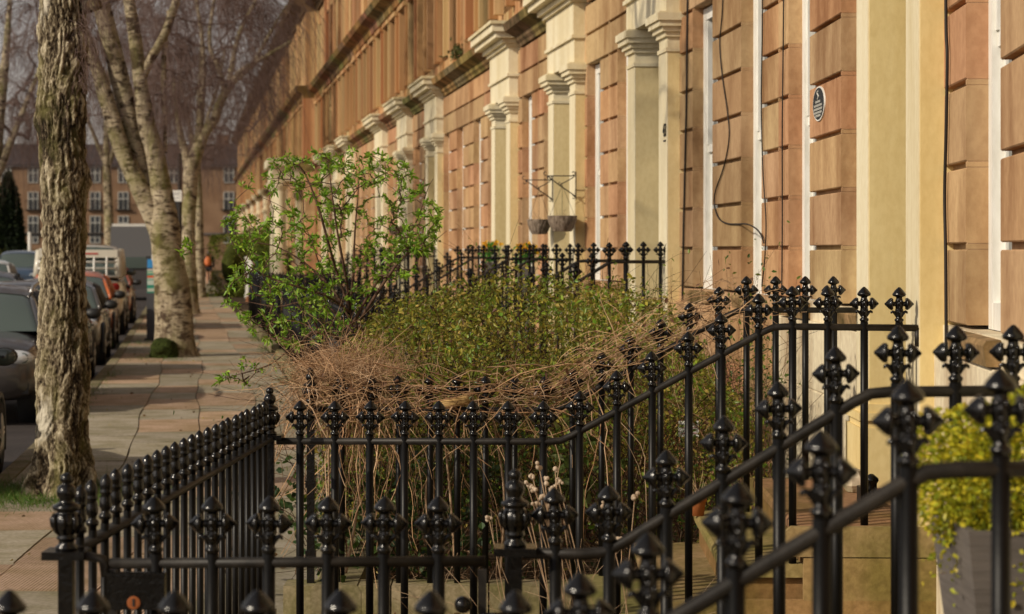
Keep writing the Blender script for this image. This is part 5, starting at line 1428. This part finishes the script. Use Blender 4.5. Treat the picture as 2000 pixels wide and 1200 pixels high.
def low_plants():
    rg = np.random.default_rng(303)
    def clump(name, label, cat, c, sz, n, L, wid, tint, up=.3, stems=0):
        root = thing(name, label, cat, (c[0], c[1], 0)); tint = np.array(tint); m = MB()
        p = np.array(c) + rg.normal(0, .45, (n, 3))*np.array(sz); p[:, 2] = np.clip(np.abs(p[:, 2]), .02, None)
        l = rg.uniform(.65, 1.25, n)*L
        leaves(m, p, rg.normal(0, .7, (n, 3)) + [0, -.2, up], l, l*wid, tint[rg.integers(0, len(tint), n)]*rg.uniform(.7, 1.25, (n, 1)), rg)
        m.build('leaves', MT['leaf'], root)
        s = MB(); k = max(stems, 12); q = np.array(c)*[1, 1, 0] + rg.normal(0, .3, (k, 3))*np.array(sz)*[1, 1, 0] + [0, 0, -.02]
        strands(s, q, rg.normal(0, .4, (k, 3)) + [0, 0, 1], c[2] + sz[2]*.5, .0025, 7, .8, .12, np.tile([[1.2, 1.1, .8]], (k, 1)), .5, rg); s.build('stems', MT['bark'], root)
    G = [(.05, .10, .012), (.075, .14, .016), (.035, .075, .012)]
    clump('ivy', 'dark glossy ivy low behind the draped railing', 'ivy', P(760, 1010, 12.2) , (.75, .9, .35), 900, .05, .85, [(.018, .045, .010), (.03, .065, .012), (.05, .09, .015)])
    clump('ivy', 'ivy spreading over the soil below the middle of the bramble bush', 'ivy', P(940, 960, 12.6), (.7, .9, .45), 900, .045, .85, [(.025, .05, .010), (.045, .085, .014), (.07, .12, .018)])
    clump('weeds', 'mixed green weeds between the draped railing and the bramble bush', 'weeds', P(860, 880, 12.0), (.9, .6, .5), 1100, .035, .4, G + [(.12, .16, .02)], .5, 60)
    clump('laurel_bush', 'broad pale green laurel leaves behind the second railing', 'shrub', P(1120, 910, 11.75), (.30, .30, .26), 80, .105, .42, [(.11, .15, .03), (.15, .18, .04), (.08, .12, .02)], .25)
    clump('garden_plant', 'small green leaves at the foot of the yellow doorway beyond the steps', 'plant', P(1300, 930, 13.0), (.7, .9, .5), 800, .03, .5, G, .4, 50)
    clump('climbing_plant', 'thin leafy climber on the sandstone wall left of the yellow doorway', 'climber', P(1478, 760, 13.3) , (.22, .5, .75), 700, .03, .45, G + [(.13, .17, .02)], .4, 40)
    clump('garden_plant', 'low green plant beside the terracotta pot on the steps', 'plant', P(1330, 1000, 12.2), (.5, .5, .3), 420, .03, .5, G, .4, 20)
    # wispy climber with a few leaves round the window
    root = thing('climbing_rose', 'bare wisps with a few leaves beside the window below the cable loop', 'climber', P(1480, 620, 14.6)*[1, 1, 0]); m = MB()
    P0 = np.stack([np.full(26, P(1472, 0, 14.6)[0]) + rg.normal(0, .05, 26), np.full(26, 14.6) + rg.normal(0, .15, 26), np.full(26, .3)], 1)
    st = strands(m, P0, rg.normal(0, .16, (26, 3)) + [-.04, 0, 1], rg.uniform(.9, 1.75, 26), .0026, 12, .35, .11, None, .4, rg); m.build('stems', MT['bark'], root)
    m = MB(); q = st[:, 5:].reshape(-1, 3); q = q[rg.random(len(q)) < .65]; l = rg.uniform(.025, .05, len(q)); leaves(m, q, rg.normal(0, .8, (len(q), 3)), l, l*.42, np.array([(.12, .17, .02)])*rg.uniform(.7, 1.3, (len(q), 1)), rg); m.build('leaves', MT['leaf'], root)
    # dried seed heads in front of the second railing
    root = thing('seed_heads', 'dry stems with pale fluffy seed heads behind the gate post', 'dead plant', (.24, 7.9, 0)); m = MB(); h = MB()
    tops = [(1052, 908), (1040, 930), (1064, 936), (1079, 958), (1044, 958), (1030, 948), (1092, 945), (1060, 972), (1048, 985), (1070, 990), (1035, 1010), (1180, 985), (1209, 1050), (1020, 990), (1084, 915), (1100, 1010), (955, 1012), (1240, 968)]
    for px, py in tops:
        t = P(px, py, 7.9); b = np.array([t[0]*.5 + .14 + rg.normal(0, .06), 7.9 + rg.normal(0, .1), 0.])
        tube(m, smooth_path([b, (b + t)/2 + rg.normal(0, .035, 3), t], 10), .0016, 5)
        h = MB()
        for _ in range(5): ball(h, t + rg.normal(0, .006, 3), rg.uniform(.005, .0095), 8, (1.15, 1.3, 1.5))
        h.build('seed_head', MT['straw'], root)
    k = 90; P0 = np.stack([rg.normal(.2, .16, k), 7.9 + rg.normal(0, .22, k), np.zeros(k)], 1)
    strands(m, P0, rg.normal(0, .3, (k, 3)) + [0, 0, 1], rg.uniform(.35, .95, k), .0013, 9, 1.0, .12, None, .5, rg)
    m.build('stems', MT['straw'], root)
    # dead stalks across the near garden
    m = MB(); k = 150; P0 = np.stack([rg.uniform(-.9, .9, k), rg.uniform(11.5, 12.2, k), np.full(k, .02)], 1)
    strands(m, P0, rg.normal(0, .8, (k, 3)) + [0, 0, .7], rg.uniform(.3, .9, k), .0017, 9, 1.4, .16, None, .5, rg)
    tag(m.build('dead_stalks', MT['straw']), 'tan dead stalks scattered over the soil behind the stone kerb', 'dead plant', None, 'stuff')
    # fallen leaves and litter on the soil and path
    m = MB(); k = 2600; X = rg.uniform(-.95, 1.3, k); Yy = rg.uniform(6.0, 16, k); zz = np.full(k, .006)
    ok = ~((np.abs(Yy - 10.25) < 1.0) & (X > .1)); q = np.stack([X, Yy, zz], 1)[ok]; l = rg.uniform(.02, .05, len(q))
    leaves(m, q, rg.normal(0, 1, (len(q), 3))*[1, 1, .12], l, l*.6, np.array([(.17, .09, .05), (.25, .14, .07), (.10, .06, .04), (.30, .20, .09)])[rg.integers(0, 4, len(q))], rg, .15, .02)
    k = 240; ss = rg.uniform(5.5, 40, k); dd = np.where(rg.random(k) < .5, rg.uniform(2.85, 3.1, k), rg.uniform(2.9, 5.2, k)); q = fac(ss, dd, .008); l = rg.uniform(.02, .05, k)
    leaves(m, q, rg.normal(0, 1, (k, 3))*[1, 1, .1], l, l*.6, np.array([(.20, .12, .05), (.30, .24, .06), (.12, .08, .04)])[rg.integers(0, 3, k)], rg, .15, .02)
    tag(m.build('fallen_leaves', MT['leaf']), 'brown fallen leaves littering the garden soil and pavement', 'leaf litter', None, 'stuff')
low_plants()

def pot(label, c, r, h, plant=None):
    root = thing('flower_pot', label, 'flower pot', c, 0, None); m = MB(); c = np.array(c, float)
    lathe(m, [(r*.70, 0), (r*.93, h*.78), (r*.94, h*.79), (r*1.04, h*.79), (r*1.04, h), (r*.93, h), (r*.90, h*.85), (.001, h*.85)], 24, c); m.build('pot', MT['terracotta'], root, True)
    s = MB(); rg = np.random.default_rng(int(c[1]*100)); k = 14
    strands(s, np.tile(c + [0, 0, h*.84], (k, 1)) + rg.normal(0, r*.4, (k, 3))*[1, 1, 0], rg.normal(0, .35, (k, 3)) + [0, 0, 1], rg.uniform(.08, .28, k), .0018, 7, .7, .12, None, .5, rg); s.build('dry_stalks', MT['straw'], root)
c = P(1153, 1137, 8.7); pot('terracotta pot on the soil behind the second railing', (c[0], 8.7, 0.), .088, .36)
pot('small terracotta pot on the step below the yellow doorway', (.885, 11.0, .4855), .044, .085)

# planter with a clipped box bush on the nearest landing
def planter():
    Yc = 5.02; root = thing('planter', 'tapered grey planter on the nearest landing', 'planter', (1.17, Yc, LAND))
    m = MB(); z0, z1 = LAND + .002, 1.165; t, b = .225, .165; cx = 1.175
    def ring(h, z): return [(cx - h, Yc - h, z), (cx + h, Yc - h, z), (cx + h, Yc + h, z), (cx - h, Yc + h, z)]
    V = ring(b, z0) + ring(t, z1) + ring(t - .02, z1) + ring(t - .03, z1 - .06)
    f = [(0, 3, 2, 1), (12, 13, 14, 15)] + [(k*4 + i, k*4 + (i+1) % 4, k*4 + 4 + (i+1) % 4, k*4 + 4 + i) for k in range(3) for i in range(4)]
    m.add(V, f); m.build('tub', MT['plasticgrey'], root)
    s = MB(); s.box((cx, Yc, z1 - .06), (.36, .36, .02), (.8, .7, .6)); s.build('compost', MT['soil'], root)
    rg = np.random.default_rng(9); r2 = thing('box_bush', 'yellow green box bush growing in the grey planter', 'bush', (cx, Yc, z1 - .05)); n = 19000
    v = unit(rg.normal(0, 1, (n, 3)))*(1 - .55*rg.random((n, 1))**1.6); bump = 1 + .30*(vnoise(v*3.0 + 7, 4)[:, None] - .5) + .16*(vnoise(v*7 + 3, 5)[:, None] - .5)
    p = np.array([cx - .035, Yc, 1.262]) + v*np.array([.275, .27, .175])*bump
    p[:, 2] = np.where(p[:, 2] < 1.10, 1.10 + (1.10 - p[:, 2])*.6, p[:, 2])
    for k in range(2):                               # sprays hanging over the rim
        j = rg.integers(0, n, 60); a = rg.uniform(2.6, 5.2); p[j] = np.array([cx + .25*math.cos(a), Yc + .25*math.sin(a), 1.10]) + rg.normal(0, .028, (60, 3))*[1, 1, 1.5]
    T_ = np.array([(.45, .42, .022), (.35, .37, .022), (.56, .48, .03), (.22, .26, .018), (.58, .46, .035)])
    l = rg.uniform(.010, .019, n); m = MB(); leaves(m, p, v + rg.normal(0, .7, (n, 3)) + [0, 0, .3], l, l*.62, T_[rg.choice(5, n, p=[.28, .27, .16, .2, .09])]*rg.uniform(.75, 1.2, (n, 1)), rg); m.build('leaves', MT['leaf'], r2)
    b_ = MB(); k = 160; c0 = np.array([cx, Yc, 1.10]); strands(b_, np.tile(c0, (k, 1)) + rg.normal(0, .02, (k, 3)), rg.normal(0, .8, (k, 3)) + [0, 0, .8], rg.uniform(.15, .28, k), .003, 6, .2, .1, None, .3, rg); b_.build('stems', MT['bark'], r2)
planter()

# yellow flowers by the distant steps
for lab, px, py, Z, n in (('yellow flowers with bright leaves below the far wicker basket', 1028, 500, 26.2, 22), ('small clump of yellow flowers left of the brighter clump', 957, 494, 29.2, 14)):
    rg = np.random.default_rng(px); c = P(px, py, Z); root = thing('daffodils', lab, 'flowers', (c[0], Z, 0)); m = MB(); k = 150
    p = np.stack([c[0] + rg.normal(0, .06, k), Z + rg.normal(0, .06, k), c[2] - .12 + rg.random(k)*.2], 1); l = rg.uniform(.05, .10, k)
    leaves(m, p, rg.normal(0, .6, (k, 3)) + [0, 0, .6], l, l*.3, np.array([(.05, .22, .03), (.08, .28, .03)])[rg.integers(0, 2, k)], rg); m.build('leaves', MT['leaf'], root)
    f = MB(); p = np.stack([c[0] + rg.normal(0, .05, n), Z - .05 + rg.normal(0, .06, n), c[2] + .02 + rg.random(n)*.12], 1); p = np.repeat(p, 6, 0); leaves(f, p, rg.normal(0, 1, (len(p), 3)) + [0, -.8, .2], .048, .032, np.array([(.80, .46, .01)]), rg); f.build('petals', MT['leaf'], root)
    s = MB(); s.box((c[0], Z, (c[2] - .12)/2), (.20, .20, max(.1, c[2] - .12)), (.10, .09, .08)); s.build('tub', MT['plain'], root)
# ------------------------------------------------------------------ things fixed to the walls
def inv(px, d=0., a=6.9, b=70.):
    """distance down the street at which a point d in front of the facade shows at pixel column px"""
    f = lambda s: (lambda q: VX + F*q[0]/q[1])(fac(s, d, 0.)) - px
    for _ in range(50):
        mid = (a + b)/2
        if f(mid) > 0: a = mid
        else: b = mid
    return (a + b)/2
def onwall(px, py, d=.012):
    s = inv(px, d); Yw = fac(s, d, 0)[1]
    return fac(s, d, EYE - (py - HY)*Yw/F)
def cable(label, pts, r=.007, d=.014):
    w = [onwall(*(p if len(p) > 2 else (p[0], p[1], d))) for p in pts]; m = MB()
    tube(m, smooth_path(w, len(w)*7), r, 6); tag(m.build('cable', MT['cable'], None, True, loc=w[0]), label, 'cable', 'cables on the sandstone walls')
cable('thick black cable running straight down beside the number 43 doorway', [(1344, -60), (1342, 60), (1341, 180), (1338, 320), (1335, 450), (1333, 575), (1332, 640)], .009)
cable('slack cable looping down the streaky wall and off to the next window', [(1413, -60), (1411, 20), (1406, 85), (1411, 150), (1421, 220), (1424, 270), (1414, 325), (1397, 375), (1396, 405), (1405, 428), (1421, 437), (1441, 438), (1458, 438), (1474, 445), (1486, 458), (1492, 475)], .0055)
cable('thin cable hanging left of centre on the wall beside the plaque window', [(1490, -60), (1489, 60), (1487, 200), (1490, 330), (1496, 430), (1494, 500), (1488, 560)], .005)
cable('thin straight cable down the middle of the wall two windows left of the plaque', [(1531, -60), (1530, 60), (1528, 250), (1528, 430), (1527, 560)], .005)
cable('black cable down the right edge of the yellow doorway', [(1847, -60), (1848, 60), (1850, 115), (1848, 250), (1845, 380), (1847, 500), (1848, 660), (1847, 760)], .007)

def plaque():
    c = onwall(1602, 203, .0); s = inv(1602, 0.); t = unit(fac(s + .1, 0, 0) - fac(s - .1, 0, 0)); n = np.array([-t[1], t[0], 0.])
    root = thing('plaque', 'black oval plaque with white rim and rows of white lettering', 'plaque', c)
    a_, b_ = .205, .098
    def oval(mb, k, d0, d1, tint=(1, 1, 1, 0)):
        th = np.linspace(0, 2*math.pi, 40, endpoint=False); e = (np.cos(th)[:, None]*a_*k*t + np.sin(th)[:, None]*np.array([0, 0, 1.])*b_*k)
        V = np.concatenate([c + n*d0 + e, c + n*d1 + e]); i = np.arange(40); j = (i + 1) % 40
        mb.add(V, np.stack([i, j, j + 40, i + 40], 1), tint); mb.f.append(np.array([np.arange(40, 80)]) + mb.n - 80); mb.f.append(np.array([np.arange(40)[::-1]]) + mb.n - 80)
    m = MB(); oval(m, 1., .0, .010); m.build('rim', MT['white'], root)
    m = MB(); oval(m, .92, .004, .012, (.018, .019, .021)); f = m.build('face', MT['plain'], root)
    q = MB(); rg = random.Random(3)
    for z, w in ((.012, .15), (-.010, .27), (-.030, .29), (-.050, .26), (-.068, .17)):
        x = -w/2
        while x < w/2:                               # letters too small to read: short upright strokes
            l = rg.uniform(.010, .018); p = c + n*.0135 + t*(x + l/2) + [0, 0, z]
            h = .0065; q.hexa([p + t*sx*l*.42 + n*sn*.0012 + np.array([0, 0, sz*h]) for sx in (-1, 1) for sn in (-1, 1) for sz in (-1, 1)], (.40, .39, .35)); x += l + rg.choice([.001, .001, .001, .005])
    q.build('lettering', MT['plain'], f)
    e = MB(); th = np.linspace(0, 1, 14); pp = [c + n*.0135 + t*(.020*math.sin(u*7)) + np.array([0, 0, .072 - u*.046]) for u in th]; tube(e, pp, .004, 6, (.62, .60, .54)); e.build('emblem', MT['plain'], f)
plaque()

def number():
    s = inv(1298, .104); z = EYE - (255 - HY)*fac(s, .1, 0)[1]/F
    h = house_objs[2]; base = fac(s, .104, z)
    t = unit(fac(s + .1, .1, 0) - fac(s - .1, .1, 0))
    cu = bpy.data.curves.new('house_number', 'FONT'); cu.body = '43'; cu.size = .15; cu.extrude = .004; cu.align_x = 'CENTER'
    tmp = bpy.data.objects.new('t', cu); col.objects.link(tmp); dg = bpy.context.evaluated_depsgraph_get(); me = bpy.data.meshes.new_from_object(tmp.evaluated_get(dg)); bpy.data.objects.remove(tmp)
    me.name = 'house_number'; me.materials.clear(); me.materials.append(MT['cable'])
    o = link('house_number', me, h); d = -t; up = Vector((0, 0, 1)); nn = Vector(np.cross(d, [0, 0, 1.]))
    M = Matrix((Vector(d), up, nn)).transposed().to_4x4(); M.translation = Vector(rnd(base - np.array(h.location) - [0, 0, .05])); o.matrix_local = M
    m = MB(); p = base + np.array([0, 0, -.085]); m.hexa([p + d*sx*.05 + np.array(nn)*sn*.003 + np.array([0, 0, sz*.006]) for sx in (-1, 1) for sn in (-1, 1) for sz in (-1, 1)]); m.build('number_bar', MT['cable'], h)
number()

def hanging(label, blabel, plate_px, plate_py, arm_px, basket_px, rim_py, r, d0=.104):
    s = inv(plate_px, d0); Yw = fac(s, d0, 0)[1]; sc = Yw/F; Z = lambda py: EYE - (py - HY)*sc
    nrm = unit(fac(s, 1, 0) - fac(s, 0, 0)); b0 = fac(s, d0 + .006, 0.)
    arm = (plate_px - arm_px)*sc
    def q(d, z): return b0 + nrm*d + np.array([0, 0, z])
    z1 = Z(plate_py); zt, zb = z1 + .045, z1 - .24
    root = thing('bracket', blabel, 'bracket', q(0, z1), 0, 'scrolled iron basket brackets')
    m = MB(); tube(m, [q(0, zt), q(0, zb)], .006, 6); tube(m, [q(0, z1), q(arm, z1)], .006, 6); tube(m, [q(0, zb + .03), q(arm*.55, z1 - .10), q(arm, z1 + .0)], .006, 6)
    def scroll(c, rr, a0, sgn):
        th = np.linspace(0, 4.6, 16); tube(m, [q(c[0] + sgn*rr*(1 - u/7)*math.cos(a0 + u), c[1] + rr*(1 - u/7)*math.sin(a0 + u)) for u in th], .0045, 5)
    scroll((arm + .015, z1 + .028), .026, 4.2, 1); scroll((arm + .012, z1 - .028), .024, 2.0, 1); scroll((.03, z1 + .03), .024, 4.5, -1); scroll((arm*.55, z1 - .075), .024, 3.4, 1); scroll((.028, zb + .02), .02, 1.2, 1)
    tube(m, smooth_path([q(.02, z1 - .01), q(arm*.35, z1 - .06), q(arm*.55, z1 - .085)], 8), .005, 5)
    m.build('ironwork', MT['cable'], root, True)
    db = (plate_px - basket_px)*sc; zr = Z(rim_py); c = q(db, zr); hk = q(db, z1 - .095)
    root = thing('hanging_basket', label, 'basket', c, 0, 'empty wicker hanging baskets'); m = MB()
    n = 40; pr = [(r*.50, -.150), (r*.62, -.148), (r*.80, -.105), (r*.93, -.055), (r*1.0, .0), (r*1.02, .008), (r*.98, .012), (r*.94, .0), (r*.75, -.10), (.001, -.13)]
    lathe(m, [(.001, -.152)] + pr, n, c); v = m.v[0]; a = np.arctan2(v[:, 1] - c[1], v[:, 0] - c[0]); k = 1 + .022*np.sign(np.sin(a*20)); v[:, 0] = c[0] + (v[:, 0] - c[0])*k; v[:, 1] = c[1] + (v[:, 1] - c[1])*k
    m.build('bowl', MT['wicker'], root)
    w = MB()
    for k in range(3): a = k*2.094 + .5; tube(w, [c + np.array([r*math.cos(a), r*math.sin(a), 0]), hk], .002, 4)
    w.build('chain', MT['cable'], root)
    s_ = MB(); rg = np.random.default_rng(int(plate_px)); k = 16; strands(s_, c + rg.normal(0, r*.4, (k, 3))*[1, 1, 0] + [0, 0, -.02], rg.normal(0, .35, (k, 3)) + [0, 0, 1], rg.uniform(.05, .16, k), .0018, 6, .5, .12, None, .5, rg); s_.build('dead_stalks', MT['straw'], root)
hanging('right one of the two wicker baskets, nearer and larger, hanging by the cream doorway', 'scrolled iron bracket carrying the nearer wicker basket', 1126, 344, 1069, 1099, 424, .152)
hanging('left one of the two wicker baskets, beside the narrow white window', 'scrolled iron bracket carrying the farther wicker basket', 1080, 352, 1027, 1054, 431, .132)
hanging('small dark basket far behind the leafy shrub', 'far bracket half hidden by the leafy shrub', 793, 410, 757, 775, 444, .16)

# cast boot scraper and a pale stone on the landing of the yellow doorway
def scraper():
    Z = 9.95; c = P(1702, 1000, Z); root = thing('boot_scraper', 'small fluted black iron boot scraper on the landing', 'boot scraper', (c[0], Z, LAND)); m = MB()
    lathe(m, [(.030, 0), (.030, .012), (.024, .016), (.024, .105), (.029, .112), (.032, .118), (.030, .128), (.018, .138), (.008, .146), (.001, .147)], 16, (c[0], Z, LAND)); m.build('post', MT['iron'], root, True)
    b = MB(); b.box((c[0] - .03, Z + .06, LAND + .045), (.016, .22, .07)); b.build('blade', MT['rail'], root)
scraper()
m = MB(); c = P(1668, 985, 10.6); ball(m, (c[0], 10.6, LAND + .052), (.06, .075, .06), 9, (1.9, 2.2, 2.9)); tag(m.build('stone', MT['step'], loc=(c[0], 10.6, LAND)), 'pale rough stone on the landing beside the doorway', 'stone')
# ferny weed and moss on the ledge of the streaky house
def ledge():
    rg = np.random.default_rng(66); s = inv(886, .2); c = fac(s, .12, 4.60); root = thing('ledge_weed', 'dark ferny weed sprouting from the stone ledge above the doorways', 'weed', c); m = MB(); n = 160
    p = c + rg.normal(0, .09, (n, 3))*[1, 1.6, .7] + [0, 0, .10]; p[:, 2] = np.maximum(p[:, 2], 4.61); l = rg.uniform(.05, .10, n); leaves(m, p, rg.normal(0, .7, (n, 3)) + [0, 0, .5], l, l*.4, np.array([(.045, .06, .012), (.07, .085, .02)])[rg.integers(0, 2, n)], rg); m.build('leaves', MT['leaf'], root)
    k = MB(); strands(k, np.tile(c, (12, 1)), rg.normal(0, .4, (12, 3)) + [0, 0, 1], .2, .004, 6, .4, .1, None, .5, rg); k.build('stems', MT['bark'], root)
ledge()
# notice board leaning at the back of the garden
m = MB(); c = P(1345, 838, 12.6); m.box(c, (.11, .012, .085), (.62, .62, .60)); o = m.build('notice', MT['plain'], loc=c); tag(o, 'small white card notice among the dead stems', 'notice')
q = MB()
for k in range(4): q.box(c + np.array([0, -.008, .025 - .016*k]), (.085, .003, .006), (.35, .2, .2) if k % 2 else (.3, .33, .3))
q.build('print', MT['plain'], o)
# ------------------------------------------------------------------ camera, light, sky
cam = bpy.data.cameras.new('camera'); co = bpy.data.objects.new('camera', cam); col.objects.link(co)
co.location = (0, 0, EYE); co.rotation_euler = (math.pi/2, 0, 0)
cam.sensor_width = 36; cam.lens = 36 * F / 2000; cam.shift_y = -110 / 2000
cam.clip_end = 3000; cam.clip_start = .1
cam.dof.use_dof = True; cam.dof.focus_distance = 10.3; cam.dof.aperture_fstop = 81 / 1000 / .014 
scene.camera = co
EL, AZ = math.radians(30), math.radians(34)
sun = bpy.data.lights.new('sun', 'SUN'); sun.energy = 3.6; sun.angle = math.radians(.6); sun.color = (1., .88, .70)
so = bpy.data.objects.new('sun', sun); col.objects.link(so)
tv = Vector((math.cos(EL)*math.cos(AZ), math.cos(EL)*math.sin(AZ), -math.sin(EL)))
so.rotation_euler = tv.to_track_quat('-Z', 'Y').to_euler(); so.location = (-30, -20, 30)
w = bpy.data.worlds.new('World'); scene.world = w; w.use_nodes = True
nt = w.node_tree; N = nt.nodes; L = nt.links
sky = N.new('ShaderNodeTexSky'); sky.sky_type = 'NISHITA'; sky.sun_disc = False; sky.sun_elevation = EL
sky.sun_rotation = math.radians(270 - math.degrees(AZ)); sky.air_density = 1.; sky.dust_density = 1.0
hs = N.new('ShaderNodeHueSaturation'); hs.inputs['Saturation'].default_value = .25; hs.inputs['Value'].default_value = 1.
mx = N.new('ShaderNodeMix'); mx.data_type = 'RGBA'; mx.blend_type = 'MULTIPLY'; mx.inputs[0].default_value = 1.; mx.inputs[7].default_value = (1., .92, .87, 1)
L.new(sky.outputs[0], hs.inputs['Color']); L.new(hs.outputs[0], mx.inputs[6])
bg = N['Background']; L.new(mx.outputs[2], bg.inputs[0]); bg.inputs[1].default_value = .115
scene.view_settings.view_transform = 'Standard'; scene.view_settings.look = 'None'; scene.view_settings.exposure = -.08
scene.cycles.use_denoising = True
scene.cycles.max_bounces = 6; scene.cycles.transparent_max_bounces = 4
